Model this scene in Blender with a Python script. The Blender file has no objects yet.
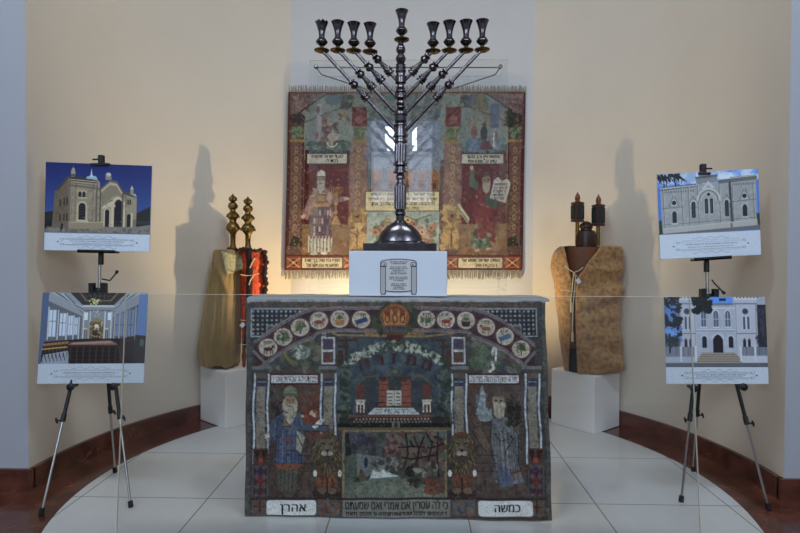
import bpy, math, random
import numpy as np
from mathutils import Vector, Matrix
random.seed(7); rng = np.random.default_rng(7)
scene = bpy.context.scene
COL = scene.collection
R_ = math.radians

# ------------------------------------------------------------------ camera
FPX, EYE = 565.0, 1.14
YAW, PITCH, ROLL = R_(1.42), R_(1.065), R_(0.2)
_f = Vector((-math.sin(YAW)*math.cos(PITCH), math.cos(YAW)*math.cos(PITCH), -math.sin(PITCH)))
_r0 = Vector((math.cos(YAW), math.sin(YAW), 0)); _u0 = _r0.cross(_f)
_R = _r0*math.cos(ROLL) + _u0*math.sin(ROLL)
_U = -_r0*math.sin(ROLL) + _u0*math.cos(ROLL)
CAMLOC = Vector((0, 0, EYE))
cd = bpy.data.cameras.new('camera'); cam = bpy.data.objects.new('camera', cd); COL.objects.link(cam)
cam.matrix_world = Matrix(((_R.x, _U.x, -_f.x, 0), (_R.y, _U.y, -_f.y, 0), (_R.z, _U.z, -_f.z, EYE), (0, 0, 0, 1)))
cd.sensor_width = 36.0; cd.lens = FPX/800*36.0; cd.clip_start = 0.05; cd.clip_end = 60
scene.camera = cam

# ------------------------------------------------------------------ light and exposure
scene.view_settings.view_transform = 'Standard'
scene.view_settings.look = 'None'
scene.view_settings.exposure = 0.0
scene.view_settings.gamma = 1.0
scene.view_settings.use_curve_mapping = False
world = bpy.data.worlds.new('dim_interior'); scene.world = world; world.use_nodes = True
world.node_tree.nodes['Background'].inputs[0].default_value = (0.62, 0.66, 0.80, 1)
world.node_tree.nodes['Background'].inputs[1].default_value = 0.10
try: scene.cycles.max_bounces = 10; scene.cycles.transparent_max_bounces = 24; scene.cycles.caustics_reflective = False
except Exception: pass

def area(name, loc, rot, sx, sy, power, color):
    l = bpy.data.lights.new(name, 'AREA'); l.shape = 'RECTANGLE'; l.size = sx; l.size_y = sy
    l.energy = power; l.color = color
    o = bpy.data.objects.new(name, l); o.location = loc; o.rotation_euler = rot; COL.objects.link(o); return o
# daylight through the tall windows of the rear wall (facing +Y)
for wx in (-2.6, 2.6):
    area('window_daylight', (wx, -3.93, 2.9), (R_(90), 0, 0), 1.3, 1.6, 106, (0.66, 0.82, 1.0))
area('window_skylight', (-0.22, -3.93, 2.78), (R_(90), 0, 0), 1.06, 1.4, 7, (0.66, 0.78, 1.0))
for wx, w in ((-0.42, 0.17), (0.0, 0.08)):
    area('window_bright_pane', (wx, -3.92, 3.22), (R_(90), 0, 0), w, 0.32, 18*w, (0.92, 0.96, 1.0))
# ceiling lamps of the hall
for lx in (-1.0, 1.0):
    area('ceiling_lamp_light', (lx, 1.0, 4.42), (0, 0, 0), 1.2, 0.6, 44, (0.76, 0.88, 1.0))

# ------------------------------------------------------------------ helpers
def at(px, py, Y):
    """the point at depth Y seen at pixel (px, py)"""
    d = _f + _R*((px-400)/FPX) + _U*((266.5-py)/FPX)
    return CAMLOC + d*(Y/d.y)
def pxm(Y): return Y/FPX                                   # metres in a pixel at depth Y

def lin(c):
    c = np.asarray(c, dtype=float)/255.0
    return np.where(c <= 0.04045, c/12.92, ((c+0.055)/1.055)**2.4)

class MB:
    def __init__(s): s.v = []; s.f = []
    def add(s, v, f):
        n = len(s.v); s.v += [tuple(p) for p in v]; s.f += [tuple(i+n for i in q) for q in f]; return s
    def box(s, lo, hi, M=None):
        x0, y0, z0 = lo; x1, y1, z1 = hi
        v = [(x0,y0,z0),(x1,y0,z0),(x1,y1,z0),(x0,y1,z0),(x0,y0,z1),(x1,y0,z1),(x1,y1,z1),(x0,y1,z1)]
        if M is not None: v = [M @ Vector(p) for p in v]
        return s.add(v, [(0,3,2,1),(4,5,6,7),(0,1,5,4),(1,2,6,5),(2,3,7,6),(3,0,4,7)])
    def lathe(s, prof, c=(0,0,0), n=28, axis=None, xs=1.0, ys=1.0, oct=False):
        """prof: (radius, distance along the axis); axis: unit Vector, default up"""
        c = Vector(c); a = Vector(axis) if axis is not None else Vector((0,0,1))
        a.normalize(); ref = Vector((0,1,0)) if abs(a.y) < 0.9 else Vector((1,0,0))
        e1 = ref.cross(a).normalized(); e2 = a.cross(e1)
        v = []; f = []
        for r, z in prof:
            for k in range(n):
                t = 2*math.pi*k/n
                v.append(c + a*z + e1*(r*math.cos(t)*xs) + e2*(r*math.sin(t)*ys))
        m = len(prof)
        for i in range(m-1):
            for k in range(n):
                k2 = (k+1) % n
                f.append((i*n+k, i*n+k2, (i+1)*n+k2, (i+1)*n+k))
        f.append(tuple(range(n-1, -1, -1))); f.append(tuple((m-1)*n+k for k in range(n)))
        return s.add(v, f)
    def tube(s, pts, r, n=8):
        pts = [Vector(p) for p in pts]; rr = r if isinstance(r, (list, tuple)) else [r]*len(pts)
        v = []; f = []; e1 = None
        for i, p in enumerate(pts):
            d = (pts[min(i+1, len(pts)-1)] - pts[max(i-1, 0)]).normalized()
            if e1 is None:
                ref = Vector((0,0,1)) if abs(d.z) < 0.9 else Vector((0,1,0)); e1 = d.cross(ref).normalized()
            else: e1 = (e1 - d*e1.dot(d)).normalized()
            e2 = d.cross(e1)
            for k in range(n):
                t = 2*math.pi*k/n; v.append(p + e1*(rr[i]*math.cos(t)) + e2*(rr[i]*math.sin(t)))
        for i in range(len(pts)-1):
            for k in range(n):
                k2 = (k+1) % n; f.append((i*n+k, i*n+k2, (i+1)*n+k2, (i+1)*n+k))
        f.append(tuple(range(n-1, -1, -1))); f.append(tuple((len(pts)-1)*n+k for k in range(n)))
        return s.add(v, f)
    def loft(s, rings, closed=True, cap=True):
        n = len(rings[0]); v = [p for r in rings for p in r]; f = []
        for i in range(len(rings)-1):
            for k in range(n if closed else n-1):
                k2 = (k+1) % n; f.append((i*n+k, i*n+k2, (i+1)*n+k2, (i+1)*n+k))
        if cap and closed:
            f.append(tuple(range(n-1, -1, -1))); f.append(tuple((len(rings)-1)*n+k for k in range(n)))
        return s.add(v, f)
    def build(s, name, mat, parent=None, smooth=True, angle=40, bevel=0, loc=None):
        me = bpy.data.meshes.new(name); me.from_pydata(s.v, [], s.f); me.validate()
        if smooth:
            me.polygons.foreach_set('use_smooth', [True]*len(me.polygons))
            try: me.set_sharp_from_angle(angle=R_(angle))
            except Exception: pass
        me.materials.append(mat)
        o = bpy.data.objects.new(name, me); COL.objects.link(o)
        if parent is not None:
            o.parent = parent; o.matrix_parent_inverse = parent.matrix_world.inverted()
        if bevel:
            b = o.modifiers.new('edge', 'BEVEL'); b.width = bevel; b.segments = 2; b.limit_method = 'ANGLE'
        return o

def empty(name, loc, label, cat, group=None):
    o = bpy.data.objects.new(name, None); o.location = loc; o.empty_display_size = 0.05; COL.objects.link(o)
    o.matrix_world = Matrix.Translation(Vector(loc))
    return tag(o, label, cat, group)
def tag(o, label, cat, group=None):
    o['label'] = label; o['category'] = cat
    if group: o['group'] = group
    return o
def struct(o): o['kind'] = 'structure'; return o
def solid(o, t, off=-1):
    m = o.modifiers.new('thickness', 'SOLIDIFY'); m.thickness = t; m.offset = off; return o

# ------------------------------------------------------------------ materials
def mat(name, color, rough=0.6, metal=0.0, noise=None, bump=None, spec=None, sheen=0.0, second=None):
    """noise = (scale, amount) varies the tone, second = (rgb, scale, lo, hi) mixes a second colour in patches, bump = (scale, strength)"""
    m = bpy.data.materials.new(name); m.use_nodes = True; nt = m.node_tree; N = nt.nodes; L = nt.links
    b = N['Principled BSDF']; c = lin(color)
    b.inputs['Base Color'].default_value = (*c, 1); b.inputs['Roughness'].default_value = rough; b.inputs['Metallic'].default_value = metal
    if spec is not None: b.inputs['Specular IOR Level'].default_value = spec
    if sheen: b.inputs['Sheen Weight'].default_value = sheen
    tc = N.new('ShaderNodeTexCoord'); cur = None
    if second:
        n = N.new('ShaderNodeTexNoise'); n.inputs['Scale'].default_value = second[1]; n.inputs['Detail'].default_value = 4; L.new(tc.outputs['Object'], n.inputs['Vector'])
        r = N.new('ShaderNodeValToRGB'); r.color_ramp.elements[0].position = second[2]; r.color_ramp.elements[1].position = second[3]
        r.color_ramp.elements[0].color = (*c, 1); r.color_ramp.elements[1].color = (*lin(second[0]), 1)
        L.new(n.outputs['Fac'], r.inputs['Fac']); cur = r.outputs['Color']
    if noise:
        n = N.new('ShaderNodeTexNoise'); n.inputs['Scale'].default_value = noise[0]; n.inputs['Detail'].default_value = 5; L.new(tc.outputs['Object'], n.inputs['Vector'])
        mr = N.new('ShaderNodeMapRange'); mr.inputs['To Min'].default_value = 1-noise[1]; mr.inputs['To Max'].default_value = 1+noise[1]; mr.inputs['From Min'].default_value = 0.3; mr.inputs['From Max'].default_value = 0.7
        L.new(n.outputs['Fac'], mr.inputs['Value'])
        vm = N.new('ShaderNodeVectorMath'); vm.operation = 'SCALE'; L.new(mr.outputs['Result'], vm.inputs['Scale'])
        if cur is not None: L.new(cur, vm.inputs[0])
        else: vm.inputs[0].default_value = tuple(c)
        cur = vm.outputs[0]
    if cur is not None: L.new(cur, b.inputs['Base Color'])
    if bump:
        n = N.new('ShaderNodeTexNoise'); n.inputs['Scale'].default_value = bump[0]; n.inputs['Detail'].default_value = 4; L.new(tc.outputs['Object'], n.inputs['Vector'])
        bp = N.new('ShaderNodeBump'); bp.inputs['Strength'].default_value = bump[1]; bp.inputs['Distance'].default_value = 0.01
        L.new(n.outputs['Fac'], bp.inputs['Height']); L.new(bp.outputs['Normal'], b.inputs['Normal'])
    return m

def paint_mat(name, rough=0.9, weave=0.0, gloss=0.0, spec=0.2):
    m = bpy.data.materials.new(name); m.use_nodes = True; nt = m.node_tree; N = nt.nodes; L = nt.links
    b = N['Principled BSDF']; b.inputs['Roughness'].default_value = rough; b.inputs['Specular IOR Level'].default_value = spec
    a = N.new('ShaderNodeAttribute'); a.attribute_name = 'dye'
    if weave:
        tc = N.new('ShaderNodeTexCoord')
        n = N.new('ShaderNodeTexNoise'); n.inputs['Scale'].default_value = 240; n.inputs['Detail'].default_value = 2; L.new(tc.outputs['Object'], n.inputs['Vector'])
        mr = N.new('ShaderNodeMapRange'); mr.inputs['From Min'].default_value = 0.3; mr.inputs['From Max'].default_value = 0.7; mr.inputs['To Min'].default_value = 1-weave; mr.inputs['To Max'].default_value = 1+weave
        L.new(n.outputs['Fac'], mr.inputs['Value'])
        vm = N.new('ShaderNodeVectorMath'); vm.operation = 'SCALE'; L.new(a.outputs['Color'], vm.inputs[0]); L.new(mr.outputs['Result'], vm.inputs['Scale']); L.new(vm.outputs[0], b.inputs['Base Color'])
        bp = N.new('ShaderNodeBump'); bp.inputs['Strength'].default_value = 0.5; bp.inputs['Distance'].default_value = 0.002
        L.new(n.outputs['Fac'], bp.inputs['Height']); L.new(bp.outputs['Normal'], b.inputs['Normal'])
    else: L.new(a.outputs['Color'], b.inputs['Base Color'])
    return m

def glass_mat(name, tint, strength, rough=0.0):
    m = bpy.data.materials.new(name); m.use_nodes = True; nt = m.node_tree; N = nt.nodes; L = nt.links
    N.remove(N['Principled BSDF']); out = N['Material Output']
    t = N.new('ShaderNodeBsdfTransparent'); t.inputs['Color'].default_value = (*tint, 1)
    g = N.new('ShaderNodeBsdfGlossy'); g.inputs['Roughness'].default_value = rough; g.inputs['Color'].default_value = (0.95, 0.97, 1, 1)
    fr = N.new('ShaderNodeFresnel'); fr.inputs['IOR'].default_value = 1.5
    ml = N.new('ShaderNodeMath'); ml.operation = 'MULTIPLY'; ml.inputs[1].default_value = strength; ml.use_clamp = True; L.new(fr.outputs['Fac'], ml.inputs[0])
    mx = N.new('ShaderNodeMixShader'); L.new(ml.outputs[0], mx.inputs['Fac']); L.new(t.outputs[0], mx.inputs[1]); L.new(g.outputs[0], mx.inputs[2]); L.new(mx.outputs[0], out.inputs['Surface'])
    return m

def marble_mat(name):
    m = bpy.data.materials.new(name); m.use_nodes = True; nt = m.node_tree; N = nt.nodes; L = nt.links
    b = N['Principled BSDF']; b.inputs['Roughness'].default_value = 0.16
    tc = N.new('ShaderNodeTexCoord')
    n1 = N.new('ShaderNodeTexNoise'); n1.inputs['Scale'].default_value = 9; n1.inputs['Detail'].default_value = 8; L.new(tc.outputs['Object'], n1.inputs['Vector'])
    r1 = N.new('ShaderNodeValToRGB'); e = r1.color_ramp.elements; e[0].position = 0.35; e[1].position = 0.72
    e[0].color = (*lin((72, 38, 30)), 1); e[1].color = (*lin((112, 64, 50)), 1); L.new(n1.outputs['Fac'], r1.inputs['Fac'])
    n2 = N.new('ShaderNodeTexNoise'); n2.inputs['Scale'].default_value = 4.2; n2.inputs['Detail'].default_value = 9; n2.inputs['Distortion'].default_value = 1.2; L.new(tc.outputs['Object'], n2.inputs['Vector'])
    r2 = N.new('ShaderNodeValToRGB'); e = r2.color_ramp.elements; e[0].position = 0.492; e[0].color = (0,0,0,1); e[1].position = 0.500; e[1].color = (1,1,1,1)
    e2 = e.new(0.508); e2.color = (0,0,0,1); L.new(n2.outputs['Fac'], r2.inputs['Fac'])
    n3 = N.new('ShaderNodeTexNoise'); n3.inputs['Scale'].default_value = 3; L.new(tc.outputs['Object'], n3.inputs['Vector'])
    r3 = N.new('ShaderNodeValToRGB'); r3.color_ramp.elements[0].position = 0.5; r3.color_ramp.elements[1].position = 0.7; r3.color_ramp.elements[1].color = (0.55,0.55,0.55,1); L.new(n3.outputs['Fac'], r3.inputs['Fac'])
    mu = N.new('ShaderNodeMath'); mu.operation = 'MULTIPLY'; L.new(r2.outputs['Color'], mu.inputs[0]); L.new(r3.outputs['Color'], mu.inputs[1])
    mx = N.new('ShaderNodeMix'); mx.data_type = 'RGBA'; L.new(mu.outputs[0], mx.inputs['Factor']); L.new(r1.outputs['Color'], mx.inputs['A']); mx.inputs['B'].default_value = (*lin((190, 160, 140)), 1)
    L.new(mx.outputs['Result'], b.inputs['Base Color'])
    return m

def tile_mat(name, x0, y0, s):
    """polished white tiles on a square grid with grey joints, each tile with its own slight tint"""
    m = bpy.data.materials.new(name); m.use_nodes = True; nt = m.node_tree; N = nt.nodes; L = nt.links
    b = N['Principled BSDF']; b.inputs['Roughness'].default_value = 0.10
    g = N.new('ShaderNodeNewGeometry'); sp = N.new('ShaderNodeSeparateXYZ'); L.new(g.outputs['Position'], sp.inputs[0])
    def M(op, a, bb=None):
        n = N.new('ShaderNodeMath'); n.operation = op
        for i, x in enumerate((a, bb)):
            if x is None: continue
            if isinstance(x, (int, float)): n.inputs[i].default_value = x
            else: L.new(x, n.inputs[i])
        return n.outputs[0]
    cells = []; joints = []
    for k, o in (('X', x0), ('Y', y0)):
        q = M('DIVIDE', M('SUBTRACT', sp.outputs[k], o), s)
        cells.append(M('FLOOR', q)); fr = M('FRACT', q)
        joints.append(M('LESS_THAN', M('MINIMUM', fr, M('SUBTRACT', 1.0, fr)), 0.0045))
    j = M('MAXIMUM', joints[0], joints[1])
    cb = N.new('ShaderNodeCombineXYZ'); L.new(cells[0], cb.inputs[0]); L.new(cells[1], cb.inputs[1])
    wn = N.new('ShaderNodeTexWhiteNoise'); wn.noise_dimensions = '3D'; L.new(cb.outputs[0], wn.inputs['Vector'])
    r = N.new('ShaderNodeValToRGB'); r.color_ramp.elements[0].color = (*lin((206, 204, 198)), 1); r.color_ramp.elements[1].color = (*lin((204, 209, 214)), 1); L.new(wn.outputs['Value'], r.inputs['Fac'])
    st = N.new('ShaderNodeTexNoise'); st.inputs['Scale'].default_value = 5; mp = N.new('ShaderNodeMapping'); mp.inputs['Scale'].default_value = (2.5, 0.5, 1); L.new(g.outputs['Position'], mp.inputs[0]); L.new(mp.outputs[0], st.inputs['Vector'])
    mr = N.new('ShaderNodeMapRange'); mr.inputs['To Min'].default_value = 0.94; mr.inputs['To Max'].default_value = 1.05; L.new(st.outputs['Fac'], mr.inputs['Value'])
    vm = N.new('ShaderNodeVectorMath'); vm.operation = 'SCALE'; L.new(r.outputs['Color'], vm.inputs[0]); L.new(mr.outputs[0], vm.inputs['Scale'])
    mx = N.new('ShaderNodeMix'); mx.data_type = 'RGBA'; L.new(j, mx.inputs['Factor']); L.new(vm.outputs[0], mx.inputs['A']); mx.inputs['B'].default_value = (*lin((120, 118, 112)), 1)
    L.new(mx.outputs['Result'], b.inputs['Base Color'])
    return m

M = dict(
    cream = mat('cream_wall_paint', (216, 204, 188), 0.85, noise=(3, 0.02), bump=(60, 0.04)),
    grey = mat('pale_grey_wall_paint', (204, 201, 199), 0.85, noise=(3, 0.02), bump=(60, 0.04)),
    white = mat('white_wall_paint', (178, 179, 186), 0.85, noise=(3, 0.015), bump=(60, 0.04)),
    plinth = mat('white_plinth_paint', (240, 240, 240), 0.6, noise=(8, 0.015)),
    boxw = mat('white_riser_board', (222, 228, 240), 0.5),
    ceil = mat('ceiling_paint', (215, 215, 215), 0.9),
    marble = marble_mat('brown_marble'),
    tile = tile_mat('white_floor_tiles', 0.84, 2.60, 0.60),
    silver = mat('dark_aged_silver', (104, 98, 102), 0.2, 1.0, noise=(30, 0.25), bump=(120, 0.06)),
    brass = mat('tarnished_brass_pan', (112, 88, 50), 0.34, 1.0, noise=(40, 0.25)),
    old_brass = mat('old_dull_brass', (128, 106, 60), 0.36, 1.0, noise=(60, 0.3), bump=(90, 0.2)),
    chrome = mat('brushed_chrome', (170, 168, 165), 0.28, 1.0),
    black = mat('black_plastic', (16, 16, 18), 0.45),
    rubber = mat('black_rubber', (12, 12, 12), 0.8),
    foam = mat('white_board_edge', (215, 218, 222), 0.6),
    gold = mat('gold_satin', (142, 116, 68), 0.55, noise=(14, 0.10), bump=(220, 0.10), sheen=0.2),
    brocade = mat('beige_brocade', (172, 136, 88), 0.75, second=((140, 96, 66), 40, 0.42, 0.64), noise=(18, 0.12), bump=(120, 0.35), sheen=0.15),
    embroid = mat('pale_embroidery', (186, 172, 130), 0.8, second=((134, 142, 118), 60, 0.45, 0.6), bump=(120, 0.3)),
    red = mat('red_brocade', (206, 70, 28), 0.6, second=((120, 26, 16), 40, 0.52, 0.66), noise=(30, 0.2), bump=(140, 0.35)),
    maroon = mat('dark_red_velvet', (62, 22, 20), 0.85, noise=(30, 0.2), sheen=0.3),
    fur = mat('dark_trim', (44, 26, 28), 0.95, noise=(80, 0.4), bump=(160, 0.8)),
    wood = mat('brown_wood', (112, 66, 38), 0.5, noise=(12, 0.2)),
    darkwood = mat('dark_wood', (52, 28, 20), 0.38, noise=(20, 0.2)),
    greenblack = mat('dark_green_lining', (26, 34, 30), 0.8),
    cord = mat('cream_cord', (205, 190, 150), 0.8),
    tagw = mat('white_card', (225, 225, 225), 0.7),
    fringe = mat('cream_fringe', (146, 136, 122), 0.95),
    glass_case = glass_mat('case_glass', (0.985, 0.992, 0.992), 0.9),
    glass_rail = glass_mat('barrier_glass', (0.975, 0.98, 0.98), 0.9),
    glass_side = glass_mat('clear_side_glass', (0.992, 0.996, 0.996), 0.15),
    glass_edge = mat('polished_glass_edge', (240, 230, 206), 0.3),
    lamp_glow = None,
)

# ------------------------------------------------------------------ the apse and the hall
CX, CY, RW, RT, FRONT = -0.0625, 2.78, 1.8075, 1.56, 2.69
XL, XR, HC = -0.955, 0.90, 4.5
HX = 4.2; REAR = -4.0
def arc_pt(r, a): return (CX + r*math.cos(a), CY + r*math.sin(a))
aL = math.acos((XL-CX)/RW); aR = math.acos((XR-CX)/RW)
left_arc = [(CX-RW, FRONT-0.003)] + [arc_pt(RW, math.pi - (math.pi-aL)*k/30) for k in range(31)]
right_arc = [arc_pt(RW, aR*(1-k/30)) for k in range(31)] + [(CX+RW, FRONT-0.003)]
def wall_strip(name, pts, outpts, z0, z1, m, parent=None):
    b = MB(); n = len(pts)
    v = [(x, y, z0) for x, y in pts] + [(x, y, z1) for x, y in pts] + [(x, y, z0) for x, y in outpts] + [(x, y, z1) for x, y in outpts]
    f = []
    for i in range(n-1):
        f += [(i, n+i, n+i+1, i+1), (2*n+i, 2*n+i+1, 3*n+i+1, 3*n+i), (n+i, 3*n+i, 3*n+i+1, n+i+1), (i, i+1, 2*n+i+1, 2*n+i)]
    f += [(0, 2*n, 3*n, n), (n-1, 2*n-1, 4*n-1, 3*n-1)]
    b.add(v, f); return b.build(name, m, parent, angle=20)
def off(pts, d):   # away from the apse centre
    o = []
    for x, y in pts:
        v = Vector((x-CX, y-CY)); v = v*((v.length+d)/v.length) if v.length > 1e-4 else v; o.append((v.x+CX, v.y+CY))
    return o
BB, BT = 0.10, 0.022
left_out = off(left_arc, 0.12); left_out[0] = (CX-RW-0.12, FRONT+0.05); right_out = off(right_arc, 0.12); right_out[-1] = (CX+RW+0.12, FRONT+0.05)
struct(wall_strip('wall_left', left_arc, left_out, 0, HC, M['cream']))
struct(wall_strip('wall_right', right_arc, right_out, 0, HC, M['cream']))
bk = [arc_pt(RW, aL), arc_pt(RW, aR)]
struct(wall_strip('wall_back', bk, off(bk, 0.12), 0, HC, M['grey']))
struct(MB().box((-HX, FRONT-0.004, 0), (CX-RW-0.002, FRONT+0.12, HC)).build('wall_front_left', M['white'], smooth=False))
struct(MB().box((CX+RW+0.002, FRONT-0.004, 0), (HX, FRONT+0.12, HC)).build('wall_front_right', M['white'], smooth=False))
arc_all = left_arc[1:] + right_arc[:-1]
struct(wall_strip('baseboard_left', [(-HX, FRONT-BT), (CX-RW+BT, FRONT-BT)], [(-HX, FRONT+0.01), (CX-RW+BT, FRONT+0.01)], 0, BB, M['marble']))
struct(wall_strip('baseboard_right', [(CX+RW-BT, FRONT-BT), (HX, FRONT-BT)], [(CX+RW-BT, FRONT+0.01), (HX, FRONT+0.01)], 0, BB, M['marble']))
struct(wall_strip('baseboard_back', [(CX-RW+BT, FRONT)] + off(arc_all, -BT) + [(CX+RW-BT, FRONT)], [(CX-RW-0.01, FRONT)] + off(arc_all, 0.01) + [(CX+RW+0.01, FRONT)], 0, BB, M['marble']))
struct(MB().box((-HX, REAR-0.1, -0.12), (HX, CY+RW+0.2, 0)).build('floor', M['marble'], smooth=False))
d = MB(); ring = [(arc_pt(RT, 2*math.pi*k/120)[0]+0.012, arc_pt(RT, 2*math.pi*k/120)[1]) for k in range(120)]
d.add([(x, y, 0.0) for x, y in ring] + [(x, y, 0.003) for x, y in ring], [tuple(range(120, 240))] + [(k, (k+1) % 120, 120+(k+1) % 120, 120+k) for k in range(120)])
struct(d.build('trim_1', M['tile'], angle=20))
struct(MB().box((-HX, REAR-0.1, HC), (HX, CY+RW+0.2, HC+0.1)).build('ceiling', M['ceil'], smooth=False))
struct(MB().box((-HX-0.12, REAR-0.1, 0), (-HX, FRONT+0.12, HC)).build('wall_side_left', M['white'], smooth=False))
struct(MB().box((HX, REAR-0.1, 0), (HX+0.12, FRONT+0.12, HC)).build('wall_side_right', M['white'], smooth=False))
struct(MB().box((-HX, REAR-0.1, 0), (HX, REAR, HC)).build('wall_rear', M['grey'], smooth=False))
for i, (wx, w, z0, z1) in enumerate(((-2.6, 1.3, 2.1, 3.7), (-0.22, 1.06, 2.08, 3.48), (2.6, 1.3, 2.1, 3.7))):
    fr = MB()
    for lo, hi in (((wx-w/2-0.06, z0-0.06), (wx-w/2, z1+0.06)), ((wx+w/2, z0-0.06), (wx+w/2+0.06, z1+0.06)), ((wx-w/2, z0-0.06), (wx+w/2, z0)), ((wx-w/2, z1), (wx+w/2, z1+0.06)),
                   ((wx-0.03, z0), (wx+0.03, z1)), ((wx-w/2, z0+(z1-z0)*.62), (wx+w/2, z0+(z1-z0)*.62+0.05))):
        fr.box((lo[0], REAR, lo[1]), (hi[0], REAR+0.10, hi[1]))
    struct(fr.build('window_%d' % (i+1), M['darkwood'], smooth=False))

# ------------------------------------------------------------------ painting woven and printed pictures
class Paint:
    """a picture as a grid of colours: x0,y0,x1,y1 are its bounds in its own drawing units, n grid cells a unit"""
    def __init__(s, x0, y0, x1, y1, n, base, ss=2):
        s.x0, s.y0, s.x1, s.y1, s.ss = x0, y0, x1, y1, ss
        s.nx = int(round((x1-x0)*n))+1; s.ny = int(round((y1-y0)*n))+1
        s.W = s.nx*ss; s.H = s.ny*ss; s.kx = s.W/(x1-x0); s.ky = s.H/(y1-y0)
        s.a = np.empty((s.H, s.W, 3), np.float32); s.a[:] = lin(base)
        s.X = x0 + (np.arange(s.W)+.5)/s.kx; s.Y = y0 + (np.arange(s.H)+.5)/s.ky
    def win(s, xa, ya, xb, yb):
        i0 = max(0, int((xa-s.x0)*s.kx)-1); i1 = min(s.W, int((xb-s.x0)*s.kx)+2); j0 = max(0, int((ya-s.y0)*s.ky)-1); j1 = min(s.H, int((yb-s.y0)*s.ky)+2)
        return (i0, i1, j0, j1) if i1 > i0 and j1 > j0 else None
    def put(s, w, m, c, al=1.0):
        i0, i1, j0, j1 = w; sub = s.a[j0:j1, i0:i1]; sub[m] = sub[m]*(1-al) + np.asarray(lin(c), np.float32)*al
    def poly(s, p, c, al=1.0):
        p = np.asarray(p, float); w = s.win(p[:,0].min(), p[:,1].min(), p[:,0].max(), p[:,1].max())
        if not w: return s
        X, Y = np.meshgrid(s.X[w[0]:w[1]], s.Y[w[2]:w[3]]); m = np.zeros(X.shape, bool); n = len(p)
        for i in range(n):
            xa, ya = p[i]; xb, yb = p[(i+1) % n]
            if ya == yb: continue
            c1 = (Y < ya) != (Y < yb); m ^= c1 & (X < (xb-xa)*(Y-ya)/(yb-ya)+xa)
        s.put(w, m, c, al); return s
    def rect(s, xa, ya, xb, yb, c, al=1.0): return s.poly([(xa,ya),(xb,ya),(xb,yb),(xa,yb)], c, al)
    def frame(s, xa, ya, xb, yb, t, c):
        return s.rect(xa,ya,xb,ya+t,c).rect(xa,yb-t,xb,yb,c).rect(xa,ya,xa+t,yb,c).rect(xb-t,ya,xb,yb,c)
    def ell(s, cx, cy, rx, ry, c, al=1.0, ang=0.0):
        r = max(rx, ry); w = s.win(cx-r, cy-r, cx+r, cy+r)
        if not w: return s
        X, Y = np.meshgrid(s.X[w[0]:w[1]]-cx, s.Y[w[2]:w[3]]-cy); ca, sa = math.cos(ang), math.sin(ang)
        s.put(w, ((X*ca+Y*sa)/rx)**2 + ((-X*sa+Y*ca)/ry)**2 <= 1, c, al); return s
    def ring(s, cx, cy, rx, ry, t, c, a0=0, a1=360, n=40):
        return s.line([(cx+rx*math.cos(R_(a0+(a1-a0)*k/n)), cy+ry*math.sin(R_(a0+(a1-a0)*k/n))) for k in range(n+1)], t, c)
    def line(s, pts, t, c, al=1.0):
        for (xa, ya), (xb, yb) in zip(pts[:-1], pts[1:]):
            w = s.win(min(xa,xb)-t, min(ya,yb)-t, max(xa,xb)+t, max(ya,yb)+t)
            if not w: continue
            X, Y = np.meshgrid(s.X[w[0]:w[1]], s.Y[w[2]:w[3]]); dx, dy = xb-xa, yb-ya; q = dx*dx+dy*dy
            u = np.clip(((X-xa)*dx+(Y-ya)*dy)/q, 0, 1) if q > 0 else 0*X
            s.put(w, (X-xa-u*dx)**2 + (Y-ya-u*dy)**2 <= (t/2)**2, c, al)
        return s
    def dabs(s, xa, ya, xb, yb, n, r, cols, al=0.8, stretch=1.6):
        for _ in range(n):
            q = r*random.uniform(.6, 1.4)
            s.ell(random.uniform(xa, xb), random.uniform(ya, yb), q*stretch, q, random.choice(cols), al, random.uniform(0, 3.1))
        return s
    def strokes(s, xa, xb, y, h, c, t=None, dens=1.0):
        """a line of writing too small to read"""
        x = xa; t = t or h*.22
        while x < xb:
            w = h*random.uniform(.35, .6); k = random.random()
            s.line([(x, y), (x+w*.8, y)] if k < .6 else [(x, y+h*.5), (x+w*.8, y+h*.1)], t, c, .9)
            s.line([(x+w*.7*random.random(), y), (x+w*.7*random.random(), y+h)], t, c, .9)
            x += w*1.25/dens
            if random.random() < .16: x += h*.5
        return s
    def text(s, txt, cx, cy, h, c, width=None, rot=0.0, bold=0.0):
        """Hebrew set right to left; cx,cy the middle of the line, h the letter height"""
        tris = text_tris(txt[::-1])
        if tris is None: return s
        P = np.concatenate(tris); x0, y0 = P.min(0); x1, y1 = P.max(0)
        hh = 0.62 if True else (y1-y0)
        sc = h/hh; sx = sc if width is None else width/(x1-x0); ca, sa = math.cos(rot), math.sin(rot)
        for t in tris:
            q = []
            for x, y in t:
                u = (x-(x0+x1)/2)*sx; v = -(y-0.30)*sc; q.append((cx+u*ca-v*sa, cy+u*sa+v*ca))
            s.poly(q, c)
            if bold: s.poly([(a+bold, b) for a, b in q], c)
        return s
    def grain(s, amp, scale):
        n = rng.normal(size=(int(s.H/s.ky/scale)+3, int(s.W/s.kx/scale)+3))
        yi = (s.Y-s.y0)/scale; xi = (s.X-s.x0)/scale; y0 = yi.astype(int); x0 = xi.astype(int); fy = (yi-y0)[:,None]; fx = (xi-x0)[None,:]
        g = (n[y0][:,x0]*(1-fy)*(1-fx) + n[y0+1][:,x0]*fy*(1-fx) + n[y0][:,x0+1]*(1-fy)*fx + n[y0+1][:,x0+1]*fy*fx)
        s.a *= np.clip(1+amp*g, .3, 2)[..., None]; return s
    def tone(s, gain, sat=1.0, lift=0.0):
        l = s.a.mean(2, keepdims=True); s.a = np.clip((l+(s.a-l)*sat)*gain+lift, 0, .92); return s
    def tint(s, r, g, b):
        s.a = s.a*np.array([r, g, b], np.float32); return s
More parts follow.
